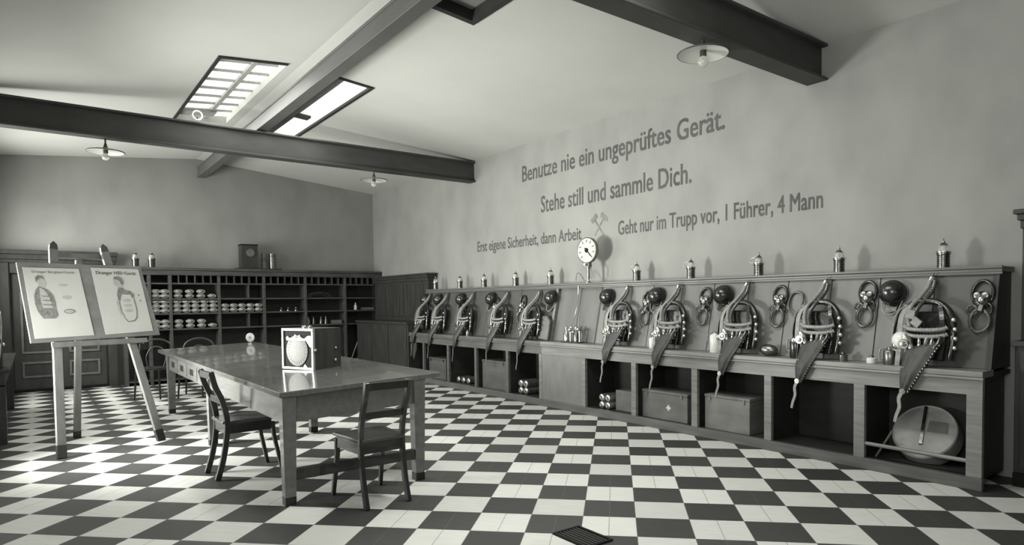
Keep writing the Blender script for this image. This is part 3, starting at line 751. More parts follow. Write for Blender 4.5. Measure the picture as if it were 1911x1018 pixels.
    for k, (x0, x1, z1, mm) in enumerate(((-.12, -.09, .10, M_METAL), (-.075, -.04, .09, M_HOSE), (-.01, .0, .10, M_METAL), (.05, .03, .10, M_HOSE), (.085, .075, .09, M_METAL), (.135, .10, .08, M_METALD))):
        MB().tube(catmull([(x0, -.115, .235), (x0 * .9 + .01, -.145, .19), (x1, -.15, .14), (x1 - .01, -.135, z1)], 6), .011, 8, corr=.12 if mm is M_HOSE else 0, pitch=.012).build('valve_tube', mm, e, smooth=60)
    # breathing bag hanging over the front of the bench
    rows = []
    N = 9; R_ = 12
    for i in range(R_ + 1):
        t = i / R_
        z = .17 - .37 * t
        yc = -.125 - .095 * min(1, t * 1.7)
        w = .215 * (1 - t) ** .8 + .04
        xc = .03 - .10 * t
        row = []
        for j in range(N + 1):
            s = j / N * 2 - 1
            row.append(Vector((xc + s * w / 2, yc - .028 * (1 - s * s) * (1 - .4 * t) + .006 * math.sin(9 * s + 4 * t), z + (.03 * s if t < .3 else .03 * s * (1 - t)))))
        rows.append(row)
    bg = MB().grid(rows).build('breathing_bag', M_BAG, e, smooth=60, solid=.012)
    lace = [r[-1] + Vector((0, -.012, 0)) for r in rows[1:]]
    lc = MB()
    for p in resample(lace, .026): lc.ball(p, .007, (1, 1, 1), 8, 6)
    lc.build('lacing', M_METALD, bg, smooth=60)
    MB().lathe([(.010, 0), (.022, 0), (.022, .012), (.010, .012)], 14, Matrix.Translation((-.075, -.235, -.185)) @ Matrix.Rotation(PI / 2, 4, 'X')).build('bag_buckle', M_METAL, e, smooth=30)
    MB().sweep(catmull([(-.07, -.225, -.17), (-.105, -.225, -.24), (-.10, -.228, -.31), (-.12, -.228, -.37), (-.135, -.226, -.43)], 7), .034, .006, (.94, -.35, 0), .026).build('tail_strap', M_STRAP, e)
    return e
appY = [6.28, 8.85, 11.25, 13.8, 16.1, 21.15, 23.45, 26.3, 28.75, 30.55]
app0 = make_apparatus()
alab = ['breathing apparatus with wide light straps nearest the right end of the bench', 'breathing apparatus second from the right end of the bench, dark bag hanging', 'breathing apparatus third from the right end of the bench, beside the goggles',
        'breathing apparatus fourth from the right end, above the crate with the cross', 'breathing apparatus first to the right of the valve manifold', 'breathing apparatus first to the left of the valve manifold, beside the metal pack',
        'breathing apparatus second to the left of the valve manifold', 'breathing apparatus third to the left of the valve manifold', 'breathing apparatus fourth to the left of the valve manifold', 'farthest breathing apparatus, close to the corner dresser']
for i, y in enumerate(appY):
    o = app0 if i == 0 else dup(app0, (0, 0, 0), 0)
    o.location = RW(y); o.rotation_euler = (0, 0, -PI / 2); o['label'] = alab[i]; o['group'] = 'breathing apparatus hung along the board'
    if i > 4: o.scale = (.93, 1, .96)
for c in kids(app0):                                # the nearest bag shows bright lacing beads
    if c.name.startswith('breathing_bag'):
        for l in kids(c):
            l.data = l.data.copy(); l.data.materials[0] = M_METAL
# two square leather flaps only on the nearest set
MB().box(-.035, .035, -.008, .008, -.035, .035).build('strap_flap', M_STRAP, app0, loc=(-.075, -.115, .40), bevel=.004).rotation_euler = (.15, .2, 0)
MB().box(-.033, .033, -.008, .008, -.033, .033).build('strap_flap', M_STRAP, app0, loc=(-.025, -.13, .34), bevel=.004).rotation_euler = (.15, .7, 0)

# smoke helmets
def make_helmet():
    e = thing('leather_helmet', '', 'helmet')
    prof = [(.1, -.03), (.104, -.02), (.104, 0)] + [(.104 * math.cos(a), .104 * math.sin(a)) for a in [PI / 2 * k / 10 for k in range(1, 10)]] + [(.004, .104)]
    MB().lathe(prof, 26, Matrix.Translation((0, -.005, 0)) @ Matrix.Rotation(PI / 2, 4, 'X')).build('dome', M_LEATHER, e, smooth=50)
    MB().lathe([(.10, -.012), (.112, -.01), (.112, .002), (.10, .004)], 26, Matrix.Translation((0, .012, 0)) @ Matrix.Rotation(PI / 2, 4, 'X')).build('brim', M_RUBBER, e, smooth=40)
    MB().prism([(-.055, 0, -.085), (.055, 0, -.085), (.045, -.02, -.16), (.0, -.025, -.175), (-.045, -.02, -.16)], (0, .012, 0)).build('neck_flap', M_LEATHER, e, bevel=.004)
    MB().tube(catmull([(-.08, .0, -.06), (-.06, -.02, -.15), (0, -.03, -.19), (.06, -.02, -.15), (.08, 0, -.06)], 6), .005, 6).build('chin_strap', M_STRAP, e, smooth=50)
    return e
hel0 = make_helmet()
hel = [(17.11, 'dark round leather helmet hanging beside the valve manifold, right of it'), (14.74, 'dark round leather helmet hanging between first and second apparatus right of the manifold'),
       (12.08, 'dark round leather helmet hanging left of the third apparatus from the right end'), (7.17, 'dark round leather helmet hanging left of the rightmost apparatus'),
       (20.35, 'dark round leather helmet hanging above the metal back pack'), (24.69, 'dark helmet hanging at the second apparatus left of the metal pack'), (27.35, 'dark helmet hanging at the third apparatus left of the metal pack'),
       (29.6, 'dark helmet hanging second from the corner dresser'), (31.0, 'dark helmet hanging farthest along the board, close to the dresser')]
for i, (y, l) in enumerate(hel):
    o = hel0 if i == 0 else dup(hel0, (0, 0, 0), 0)
    zz = .57
    o.location = W(16.42, y, 2.56) + Vector((by(zz) - .022, 0, zz)); o.rotation_euler = (-.217, 0, -PI / 2)
    o['label'] = l; o['group'] = 'leather helmets hung on the board'

# half masks with goggles
def make_mask():
    e = thing('goggle_mask', '', 'mask')
    MB().lathe([(.02, -.004), (.055, 0), (.06, .012), (.045, .03), (.02, .04)], 18, Matrix.Translation((0, -.005, .0)) @ Matrix.Rotation(PI / 2, 4, 'X') @ Matrix.Diagonal((1.0, 1.15, 1, 1))).build('face_piece', M_RUBBER, e, smooth=40)
    def ell(cx, cz, rx, rz, y0, y1, n=22): return [(cx + rx * math.cos(2 * PI * k / n), y0 + (y1 - y0) * (.5 - .5 * math.sin(2 * PI * k / n)), cz + rz * math.sin(2 * PI * k / n)) for k in range(n)]
    for s in (-1, 1):
        MB().lathe([(.010, 0), (.022, 0), (.022, .010), (.016, .012)], 16, Matrix.Translation((s * .026, -.033, .035)) @ Matrix.Rotation(PI / 2, 4, 'X')).build('eyepiece', M_METALD, e, smooth=30)
    MB().ball((.005, -.042, .0), .027, (1, .8, 1.15), 16, 10).build('mouth_valve', M_METAL, e, smooth=60)
    MB().tube(ell(0, .055, .068, .095, -.012, -.004), .013, 8, closed=True).build('head_strap', M_LEATHER, e, smooth=50)
    MB().tube(ell(-.055, -.075, .034, .036, -.022, -.02), .010, 8, closed=True).build('side_ring', M_HOSE, e, smooth=50)
    MB().tube(ell(.045, -.065, .026, .04, -.02, -.018), .009, 8, closed=True).build('side_ring', M_LEATHER, e, smooth=50)
    MB().tube([Vector(p) for p in ell(0, -.155, .062, .085, -.026, -.022, 30)], .013, 10, closed=True).build('neck_hose', M_HOSE, e, smooth=50)
    MB().lathe([(.016, 0), (.024, .003), (.024, .05), (.014, .056)], 12, Matrix.Translation((0, -.03, -.09)) @ Matrix.Rotation(.2, 4, 'Y')).build('mouthpiece', M_METALD, e, smooth=35)
    return e
msk0 = make_mask()
msk = [(5.28, .50, 'goggle mask with straps hanging alone at the right end of the board'), (7.78, .52, 'goggle mask with long straps hanging left of the rightmost helmet'), (10.19, .50, 'goggle mask hanging between second and third apparatus from the right end'),
       (12.75, .50, 'goggle mask hanging directly left of the third helmet from the right'), (15.15, .48, 'goggle mask hanging left of the helmet next to the first apparatus'), (22.3, .46, 'goggle mask hanging on the far board between the two nearest apparatus'),
       (24.3, .44, 'goggle mask hanging deep along the far board beside a helmet'), (27.0, .44, 'farthest goggle mask on the far board')]
for i, (y, z, l) in enumerate(msk):
    o = msk0 if i == 0 else dup(msk0, (0, 0, 0), 0)
    o.location = W(16.42, y, 2.56) + Vector((by(z) - .008, 0, z)); o.rotation_euler = (-.217, 0, -PI / 2)
    o['label'] = l; o['group'] = 'goggle masks hung on the board'

lp = MB().tube(catmull([(.035, -.03, -.17), (.045, -.03, -.05), (.03, -.01, .06), (-.03, -.01, .09), (-.085, -.01, .05), (-.09, -.02, -.06), (-.03, -.03, -.13), (.025, -.03, -.17)], 7), .010, 8, corr=.12, pitch=.014).build('hose_loop', M_HOSE, loc=W(16.42, 9.62, 2.56) + Vector((by(.48), 0, .5)), smooth=60)
lp.rotation_euler = (-.217, 0, -PI / 2); tag(lp, 'thin dark hose hung as an open loop between two apparatus', 'hose')

# ------------------------------------------------------------------ things standing on the bench
def on_bench(y, yy=-.09): return W(16.42, y, 2.56) + Vector((yy, 0, .0005))
def canister(label, y, r, hgt, m, handle=False, yy=-.09, cat='canister'):
    e = thing('canister', label, cat, on_bench(y, yy), -PI / 2)
    MB().lathe([(r * .96, 0), (r, .004), (r, hgt * .86), (r * .9, hgt * .92), (r * .55, hgt * .97), (r * .5, hgt)], 18).build('body', m, e, smooth=35)
    MB().lathe([(r * .4, hgt), (r * .45, hgt), (r * .45, hgt + .015), (r * .3, hgt + .018)], 14).build('cap', M_METALD, e, smooth=35)
    if handle: MB().tube(catmull([(-r * .95, 0, hgt * .3), (-r * 1.6, 0, hgt * .45), (-r * 1.5, 0, hgt * .95), (-r * .6, 0, hgt * 1.05), (0, 0, hgt)], 6), .006, 8).build('handle', M_METALD, e, smooth=50)
    return e
canister('small pale bottle on the bench behind the fourth apparatus from the right', 14.42, .042, .12, M_WHITE)
canister('pale canister with curved handle left of the third apparatus from the right', 11.95, .055, .19, M_WHITE, True)
canister('dark canister with curved handle left of the second apparatus from the right', 9.38, .05, .17, M_LEATHER, True)
canister('dark canister with wire handle beside the rightmost apparatus', 6.97, .05, .12, M_METALD, True)
canister('small dark capped jar between the two rightmost apparatus', 8.1, .035, .06, M_METALD)
canister('small white jar on the bench near the rightmost apparatus', 7.4, .038, .045, M_WHITE)
canister('small shiny bottle on the far bench below the second helmet from the dresser', 29.0, .03, .07, M_METAL)
canister('small shiny bottle on the far bench below the third helmet from the dresser', 26.75, .03, .07, M_METAL)
canister('second shiny bottle beside another under the third far helmet', 25.9, .03, .07, M_METAL)
o = MB().ball((0, 0, .055), .06, (1.5, 1.0, .9), 24, 14).build('round_pouch', M_METALD, loc=on_bench(10.2, -.08), smooth=60); tag(o, 'low rounded dark metal case on the bench under the hanging goggles', 'case')
o.rotation_euler = (0, 0, PI / 2)
o = MB().lathe([(.055, 0), (.068, .02), (.072, .05)] + [(.072 * math.cos(a), .055 + .075 * math.sin(a)) for a in [PI / 2 * k / 8 for k in range(0, 8)]] + [(.004, .13)], 22).build('white_globe', M_WHITE, loc=on_bench(6.72, -.06) + Vector((-.02, 0, .138)), smooth=50); tag(o, 'white rounded globe shade on the dark canister at the rightmost apparatus', 'globe')

# metal back pack at the near end of the far board
bp_ = thing('back_pack', 'dark rounded metal back pack leaning on the end of the far board', 'pack', on_bench(20.35, -.06), -PI / 2)
MB().prism([(-.11, 0, .02), (.09, 0, 0), (.10, .04, .26), (.02, .05, .33), (-.07, .05, .33), (-.115, .04, .26)], (0, .045, 0)).build('case', M_CRATE, bp_, bevel=.012, smooth=40)
MB().tube(catmull([(-.09, -.005, .05), (-.10, .03, .24), (-.06, .042, .31), (.0, .045, .31)], 6), .006, 8).build('rim', M_METAL, bp_, smooth=50)

# valve manifold on the bench
vm = thing('valve_manifold', 'shiny valve manifold with two small bottles on the bench below the gauge', 'manifold', on_bench(18.55, -.06), -PI / 2)
MB().box(-.16, .17, -.06, .06, 0, .012).build('base_plate', M_DARKW, vm, bevel=.003)
for i, x in enumerate((-.11, .08)):
    b = MB().lathe([(.03, .012), (.034, .016), (.034, .11), (.014, .14), (.012, .17)], 16, Matrix.Translation((x, 0, 0))).build('bottle', M_METAL if i == 0 else M_METALD, vm, smooth=35)
    MB().lathe([(.018, .17), (.022, .175), (.022, .2), (.01, .21)], 12, Matrix.Translation((x, 0, 0))).build('valve_wheel', M_METAL, b, smooth=30)
MB().cyl((-.11, 0, .16), (.12, 0, .16), .012, 10).build('cross_pipe', M_METALD, vm, smooth=40)
for x, z in ((-.03, .16), (.0, .19), (.13, .17), (.03, .13)):
    MB().ball((x, -.012, z), .022, (1, 1, 1), 12, 8).build('valve_knob', M_METAL, vm, smooth=60)
MB().cyl((-.03, 0, .012), (-.03, 0, .16), .010, 8).cyl((.14, 0, .012), (.14, 0, .17), .010, 8).build('stand_pipe', M_METALD, vm, smooth=40)

# pressure gauge
gp = W(16.95, 18.38, 4.7) + Vector((0, 0, .0455))
ga = thing('pressure_gauge', 'round white-faced pressure gauge on a stand pipe above the bench', 'gauge', gp, -PI / 2 + .08)
zc = 6.08 * U - gp.z
Rg = .165
mt = Matrix.Translation((0, -.03, zc)) @ Matrix.Rotation(PI / 2, 4, 'X')
MB().lathe([(Rg * .9, -.05), (Rg, -.045), (Rg, 0), (Rg * .96, .004), (Rg * .93, 0)], 36, mt).build('case', M_METALD, ga, smooth=30)
MB().lathe([(Rg * .94, 0), (Rg * .94, .002)], 36, mt).build('dial', mat('gauge_dial', .42, .6, var=.04), ga)
tk = MB()
for k in range(9):
    a = math.radians(225 - 270 * k / 8)
    tk.bar((math.cos(a) * Rg * .62, -.0335, zc + math.sin(a) * Rg * .62), (math.cos(a) * Rg * .82, -.0335, zc + math.sin(a) * Rg * .82), .012, .002, (0, 1, 0))
tk.build('dial_marks', M_INK, ga)
MB().lathe([(.03, .002), (.03, .007)], 18, mt).bar((-.03, -.037, zc + .03), (.075, -.037, zc - .075), .012, .003, (0, 1, 0)).build('needle', M_BLACK, ga)
MB().lathe([(.045, 0), (.045, .008), (.02, .012), (.02, .18), (.026, .182), (.026, .2)], 16).build('stand_pipe', M_METALD, ga, smooth=30)
MB().box(-.035, .035, -.03, .03, .2, .262).build('valve_block', M_METALD, ga, bevel=.006)
MB().lathe([(.014, 0), (.022, .004), (.022, .03), (.012, .036)], 14, Matrix.Translation((-.01, -.03, .235)) @ Matrix.Rotation(PI / 2, 4, 'X')).build('valve_knob', M_METAL, ga, smooth=30)
MB().lathe([(.012, .26), (.012, .3)], 10).build('neck', M_METALD, ga)
MB().tube(catmull([(.02, -.015, .22), (.07, -.02, .17), (.075, -.025, .08), (.03, -.03, .02), (-.04, -.035, .03), (-.11, -.03, .11), (-.17, -.03, .13), (-.185, -.035, .08), (-.185, -.04, .03)], 7), .006, 8).build('copper_tube', M_METALD, ga, smooth=50)
# thin bright tube from the gauge line down to the manifold
o = MB().tube(catmull([W(16.79, 18.78, 4.72), W(16.76, 18.78, 4.3), W(16.6, 18.74, 3.7), W(16.30, 18.66, 3.2), W(16.22, 18.63, 3.1)], 6), .006, 8).build('supply_tube', M_METAL, smooth=50)
tag(o, 'thin bright tube running down from the gauge to the manifold', 'tube')

# ------------------------------------------------------------------ things stored inside the bench
FB = .24 * U + .0005
def in_bench(x, y): return Vector((x * U, y * U, FB))
def crate(label, y0, y1, hgt, m, cross=False, x=16.1):
    L = abs(y1 - y0) * U; e = thing('storage_crate', label, 'crate', in_bench(x, max(y0, y1)), -PI / 2)
    MB().box(0, L, 0, .30, 0, hgt - .03).build('case', m, e, bevel=.006)
    MB().box(-.004, L + .004, -.004, .304, hgt - .03, hgt).build('lid', m, e, bevel=.006)
    for x0 in (.12, .88): MB().box(L * x0 - .012, L * x0 + .012, -.01, 0.0, hgt - .06, hgt - .01).build('clasp', M_METALD, e)
    if cross:
        MB().box(L * .6 - .03, L * .6 + .03, -.003, -.0002, hgt * .45 - .01, hgt * .45 + .01).box(L * .6 - .01, L * .6 + .01, -.0034, -.0002, hgt * .45 - .03, hgt * .45 + .03).build('cross_mark', M_WHITE, e)
    return e
crate('grey metal crate with small white cross inside the bench', 14.9, 13.0, .31, M_CRATE, True, 16.15)
crate('plain pale grey crate in the bench right of the crate with the cross', 12.3, 10.75, .35, mat('pale_crate', .17, .5, var=.2, scale=(5, 5, 9)), x=16.1)
crate('tall grey crate in the far bench left of the cross-stacked cartridges', 24.6, 22.7, .43, mat('far_crate', .09, .5, var=.2, scale=(5, 5, 9)), x=16.1)
crate('dim grey crate in the far bench near the corner dresser', 29.6, 27.9, .36, mat('dim_crate', .08, .5, var=.2, scale=(5, 5, 9)), x=16.1)

def bundle(y, label, sc=1.0):
    e = thing('cartridge_crate', label.replace('cartridge', 'crate under the cartridge'), 'crate', in_bench(16.35, y), -PI / 2)
    return e
def cross_bundle(yc, where, r, x=16.15):
    gname = 'cartridges stacked %s' % where
    k = 0
    for row in (0, 1):
        for s in (-1, 1):
            a = s * .3
            o = MB().lathe([(r * .9, 0), (r, .004), (r, .26), (r * .85, .27), (r * .5, .275), (r * .45, .285)], 18, Matrix.Rotation(PI / 2, 4, 'X')).build('cartridge', M_WHITE if False else M_TIN, smooth=35)
            o.location = in_bench(x, yc - s * (r * 1.15) / U) + Vector((0.28, 0, r * 1.0 + row * r * 2.01))
            o.rotation_euler = (0, 0, -PI / 2)
            k += 1
            tag(o, '%s %s pale cartridge of the four stacked %s' % (('lower', 'upper')[row], ('left', 'right')[s > 0], where), 'cartridge', gname)
    return
cross_bundle(16.75, 'in the bench right of the closed panel', .045)
cross_bundle(21.65, 'in the bench left of the closed panel', .05)
o = MB().box(0, .36, 0, .2, 0, .24).build('grey_case', M_CRATE, loc=in_bench(16.35, 16.35), bevel=.005); o.rotation_euler = (0, 0, -PI / 2); tag(o, 'low grey case beside the stacked cartridges right of the closed panel', 'case')
for i, y in enumerate((26.95, 26.5, 26.05)):
    o = MB().lathe([(.045, 0), (.05, .004), (.05, .22), (.03, .235)], 16, Matrix.Rotation(PI / 2, 4, 'X')).build('cartridge', M_TIN, smooth=35, loc=in_bench(16.9, y) + Vector((0, 0, .05))); o.rotation_euler = (0, 0, -PI / 2)
    tag(o, ['left', 'middle', 'right'][i] + ' one of three cartridges lying in the far bench', 'cartridge', 'three cartridges in the far bench')
# round disc, foot rod and stick in the last compartment
dr = thing('hose_drum', 'large pale round drum lying in the rightmost bench compartment', 'drum', in_bench(16.75, 6.42), -PI / 2)
rd_ = .235
mt = Matrix.Translation((0, .03, .205)) @ Matrix.Rotation(PI / 2 - .62, 4, 'X')
MB().lathe([(rd_ * .97, -.08), (rd_, -.07), (rd_, .06), (rd_ * .97, .07), (rd_ * .92, .062), (.004, .06)], 44, mt).build('drum_body', M_DRUM, dr, smooth=30)
def dz_(v): return [mt @ Vector(p) for p in v]
MB().prism(dz_([(-.012, -.12, .066), (.012, -.12, .066), (-.02, .21, .066), (-.045, .21, .066)]), (0, 0, 0.008)).build('drum_strap', M_LEATHER, dr)
MB().prism(dz_([(.02, .0, .066), (.16, .0, .066), (.15, .09, .066), (.02, .09, .066)]), (0, 0, 0.006)).build('drum_patch', M_CRATE, dr)
o = MB().cyl(W(15.93, 7.43, .62), W(15.93, 5.28, .60), .016, 10).build('foot_rail', M_BENCH, smooth=40); tag(o, 'round wooden rail across the rightmost bench compartment before the drum', 'rail')
o = MB().cyl(W(16.25, 7.33, .26), W(16.25, 6.95, .95), .009, 8).build('stick', M_EASEL, smooth=40); tag(o, 'short pale stick leaning at the left of the rightmost bench compartment', 'stick')
# cloth hung on the far end of the rail
o = MB().prism([(-.02, 0, .0), (.2, 0, .0), (.2, 0, -.12), (.09, 0, -.3), (-.02, 0, -.12)], (0, .01, 0)).build('hanging_cloth', M_BAG, loc=W(15.80, 31.0, 2.03), bevel=.002); o.rotation_euler = (0, 0, -PI / 2)
tag(o, 'pointed grey cloth hanging at the far end of the bench front', 'cloth')

# ------------------------------------------------------------------ ceiling lamps
def make_plate_lamp():
    e = thing('plate_lamp', '', 'lamp')
    R = .19
    MB().lathe([(.03, .03), (.05, .028), (R * .8, .012), (R, -.002), (R + .006, -.006), (R, -.012), (R * .8, .004), (.05, .018), (.03, .02)], 36).build('reflector', M_WHITE, e, smooth=35)
    MB().tube([(math.cos(2 * PI * k / 36) * (R + .004), math.sin(2 * PI * k / 36) * (R + .004), -.006) for k in range(36)], .006, 8, closed=True).build('rim', M_STEEL, e, smooth=60)
    MB().lathe([(.022, -.025), (.026, -.02), (.026, .05), (.018, .06), (.014, .09)], 16).build('socket', M_STEEL, e, smooth=35)
    MB().lathe([(.012, -.105), (.03, -.095), (.042, -.07), (.04, -.045), (.02, -.022)], 18).build('bulb', M_GLASS, e, smooth=60)
    MB().cyl((0, 0, .085), (0, 0, .17), .009, 8).build('stem', M_STEEL, e, smooth=40)
    return e
pl0 = make_plate_lamp()
for i, (x, y, z, l) in enumerate(((12.55, 9.62, 9.90, 'white enamel plate lamp with bare bulb under the upper right cross beam'), (2.17, 27.6, 9.66, 'white enamel plate lamp at the left under the far cross beam'), (12.35, 27.6, 9.72, 'white enamel plate lamp near the right wall under the far cross beam'))):
    o = pl0 if i == 0 else dup(pl0, (0, 0, 0), 0)
    o.location = W(x, y, z); o['label'] = l; o['group'] = 'plate lamps under the cross beams'
    zt = (10.2 if i == 0 else 10.12) * U - z * U
    for c in kids(o):
        if c.name.startswith('stem'):
            c.scale = (1, 1, 1); c.location = (0, 0, zt - .17)
            if zt > .17:
                c.location = (0, 0, .085 - .085 * (zt - .085) / .085); c.scale = (1, 1, (zt - .085) / .085)
# ring on the far beam
rg = thing('pull_ring', 'small pale ring hanging on top of the far cross beam below the skylight', 'ring', W(5.1, 27.25, 11.13))
MB().tube([(.055 * math.cos(2 * PI * k / 24), -.01, .065 + .055 * math.sin(2 * PI * k / 24)) for k in range(24)], .010, 8, closed=True).build('ring', M_WHITE, rg, smooth=60)
MB().cyl((0, .0, 0), (0, -.005, .05), .007, 8).build('peg', M_STEEL, rg)

# ------------------------------------------------------------------ work table (top tilts a touch up to the right)
def tz_(x): return 2.36 + .14 * (x - 3.9) / 3.65
TX0, TX1, TY0, TY1 = 3.88, 7.58, 13.40, 29.7
ta = thing('work_table', 'long wooden work table with six legs and a glossy top', 'table', W(TX0, TY0, 0))
def Tq(mb, x0, x1, y0, y1, a0, a1):       # follows the tilt of the top; a = offset below the top surface
    vs = [W(x - TX0, y - TY0, tz_(x) + a) for a in (a0, a1) for y in (y0, y1) for x in (x0, x1)]
    return mb.add(vs, [(0, 2, 3, 1), (4, 5, 7, 6), (0, 1, 5, 4), (2, 6, 7, 3), (0, 4, 6, 2), (1, 3, 7, 5)])
Tq(MB(), TX0, TX1, TY0, TY1, -.12, 0).build('table_top', M_TABLET, ta, bevel=.006)
ax0, ax1, ay0, ay1 = 3.98, 7.15, 13.52, 28.0
Tq(MB(), ax0 + .02, ax0 + .1, ay0, ay1, -.68, -.12).build('side_apron', M_TABLE, ta)
Tq(MB(), ax1 - .1, ax1 - .02, ay0, ay1, -.68, -.12).build('side_apron', M_TABLE, ta)
Tq(MB(), ax0 + .2, ax1 - .2, ay0 - .02, ay0 + .06, -.66, -.12).build('end_apron', M_TABLE, ta)
Tq(MB(), ax0 + .2, ax1 - .2, ay1 - .06, ay1 + .02, -.66, -.12).build('end_apron', M_TABLE, ta)
for y in (13.42, 20.62, 27.78):
    for x in (3.93, 6.9):
        w = .29
        lg = MB(); vs = []
        for z_, ww in ((0, .22), (None, w)):
            for yy in (0, 1):
                for xx in (0, 1):
                    cx_ = x + w / 2 + (xx - .5) * ww; cy_ = y + w / 2 + (yy - .5) * ww
                    vs.append(W(cx_ - TX0, cy_ - TY0, 0.0 if z_ == 0 else tz_(cx_) - .12))
        lo = [Vector(v) for v in vs]
        # split in wooden leg and black shoe at 0.17 tiles
        def at(t): return [lo[k].lerp(lo[k + 4], t) for k in range(4)]
        F = [(0, 2, 3, 1), (4, 5, 7, 6), (0, 1, 5, 4), (2, 6, 7, 3), (0, 4, 6, 2), (1, 3, 7, 5)]
        L_ = MB().add(at(.075) + at(1), F).build('leg', M_TABLE, ta, bevel=.004)
        MB().add(at(0) + at(.075), F).build('leg_shoe', M_FOOT, L_)
m = MB().bar(W(4.2 - TX0, 13.56 - TY0, .62), W(6.92 - TX0, 13.56 - TY0, .62), .06, .075).build('stretcher', M_CHAIR, ta, bevel=.004)
for k in range(4):
    y1 = 27.5 - k * 1.75
    df = MB(); Tq(df, ax0 - .01, ax0 + .02, y1 - 1.55, y1, -.62, -.18); df = df.build('drawer', M_TABLE, ta, bevel=.003)
    yc = y1 - .78
    p = MB(); Tq(p, ax0 - .014, ax0 - .008, yc - .3, yc + .3, -.50, -.30); p.build('drawer_pull', M_BLACK, df)

# dial box on the table
db = thing('dial_box', 'dark wooden box with white round dial standing on the table', 'instrument', W(5.42, 17.15, tz_(5.42)) + Vector((0, 0, .001)), math.atan2(16.58 - 17.7, 5.66 - 5.20))
db.location = W(5.20, 17.68, 0) + Vector((0, 0, tz_(5.30) * U + .005))
Wd, Hd, Dd = 1.2 * U, 1.08 * U, .95 * U
MB().box(0, Wd, 0.02, Dd, 0, Hd).build('case', M_DARKW, db, bevel=.004)
fr = MB(); t = .022
fr.box(0, Wd, 0, .022, 0, t); fr.box(0, Wd, 0, .022, Hd - t, Hd); fr.box(0, t, 0, .022, t, Hd - t); fr.box(Wd - t, Wd, 0, .022, t, Hd - t); fr.build('front_frame', M_NICKEL, db, bevel=.002)
MB().box(t, Wd - t, .012, .02, t, Hd - t).build('face_plate', M_BLACK, db)
rd = .135
mt = Matrix.Translation((Wd * .48, .012, .165)) @ Matrix.Rotation(PI / 2, 4, 'X')
di = MB().lathe([(rd, 0), (rd, .008), (rd * .97, .01)], 40, mt).build('dial', M_DIAL, db, smooth=30)
tk = MB()
for k in range(24):
    a = 2 * PI * k / 24
    tk.bar((Wd * .48 + math.cos(a) * rd * .72, .001, .165 + math.sin(a) * rd * .72), (Wd * .48 + math.cos(a) * rd * .9, .001, .165 + math.sin(a) * rd * .9), .004, .001, (0, 1, 0))
tk.build('dial_marks', M_INK, di)
for s in (0, 1):
    x = (.05, Wd - .05)[s]
MB().prism([(Wd * .66, .011, t), (Wd * .8, .011, t), (Wd * .72, .011, t + .03)], (0, -.004, 0)).build('bracket', M_CRATE, db)
arm = MB().bar((Wd * .24, .004, Hd * .74), (Wd * .78, .004, Hd * .73), .014, .010, (0, 1, 0)).build('pen_arm', M_METAL, db)
MB().prism([(Wd * .74, .010, Hd * .76), (Wd * .84, .010, Hd * .82), (Wd * .93, .010, Hd * .82), (Wd * .93, .010, Hd * .54), (Wd * .88, .010, Hd * .58)], (0, -.008, 0)).build('arm_bracket', M_METAL, db, bevel=.002)
MB().lathe([(.016, 0), (.018, .0), (.018, .012), (.008, .014)], 12, Matrix.Translation((Wd * .2, .010, Hd * .75)) @ Matrix.Rotation(PI / 2, 4, 'X')).build('knob', M_METAL, db, smooth=30)
MB().bar((Wd * .58, .004, Hd * .75), (Wd * .58, .004, Hd * .83), .008, .006, (0, 1, 0)).bar((Wd * .42, .004, Hd * .77), (Wd * .44, .004, Hd * .84), .006, .006, (0, 1, 0)).build('spring_post', M_METAL, db)
MB().lathe([(.012, 0), (.012, .01), (.02, .012), (.02, .02), (.008, .024)], 12, Matrix.Translation((Wd * .62, .04, Hd))).lathe([(.012, 0), (.012, .01), (.02, .012), (.02, .02), (.008, .024)], 12, Matrix.Translation((Wd * .8, .04, Hd))).build('top_knob', M_METAL, db, smooth=30)
MB().ball((-.014, .03, Hd * .72), .018, (1, 1, 1), 12, 8).build('side_knob', M_METAL, db, smooth=60)
MB().ball((Wd + .008, .02, Hd * .48), .014, (1, 1, 1), 12, 8).ball((Wd + .002, Dd * .8, Hd * .5), .012, (1, 1, 1), 12, 8).ball((Wd + .002, Dd * .78, Hd * .2), .014, (1, 1, 1), 12, 8).build('latch', M_METAL, db, smooth=60)
# small white dial at the far end of the table
sd = thing('small_dial', 'small round white dial standing at the far edge of the table', 'dial', W(7.15, 28.6, tz_(7.15)) + Vector((0, 0, .001)), -.75)
MB().box(-.03, .03, -.02, .02, 0, .012).cyl((0, 0, .01), (0, 0, .03), .008, 8).build('foot', M_METALD, sd)
MB().lathe([(.058, -.01), (.064, 0), (.064, .008), (.054, .012)], 26, Matrix.Translation((0, -.004, .09)) @ Matrix.Rotation(PI / 2, 4, 'X')).build('face', M_NICKEL, sd, smooth=30)
MB().lathe([(.018, .012), (.018, .016)], 14, Matrix.Translation((0, -.004, .09)) @ Matrix.Rotation(PI / 2, 4, 'X')).build('hub', M_INKG, sd)

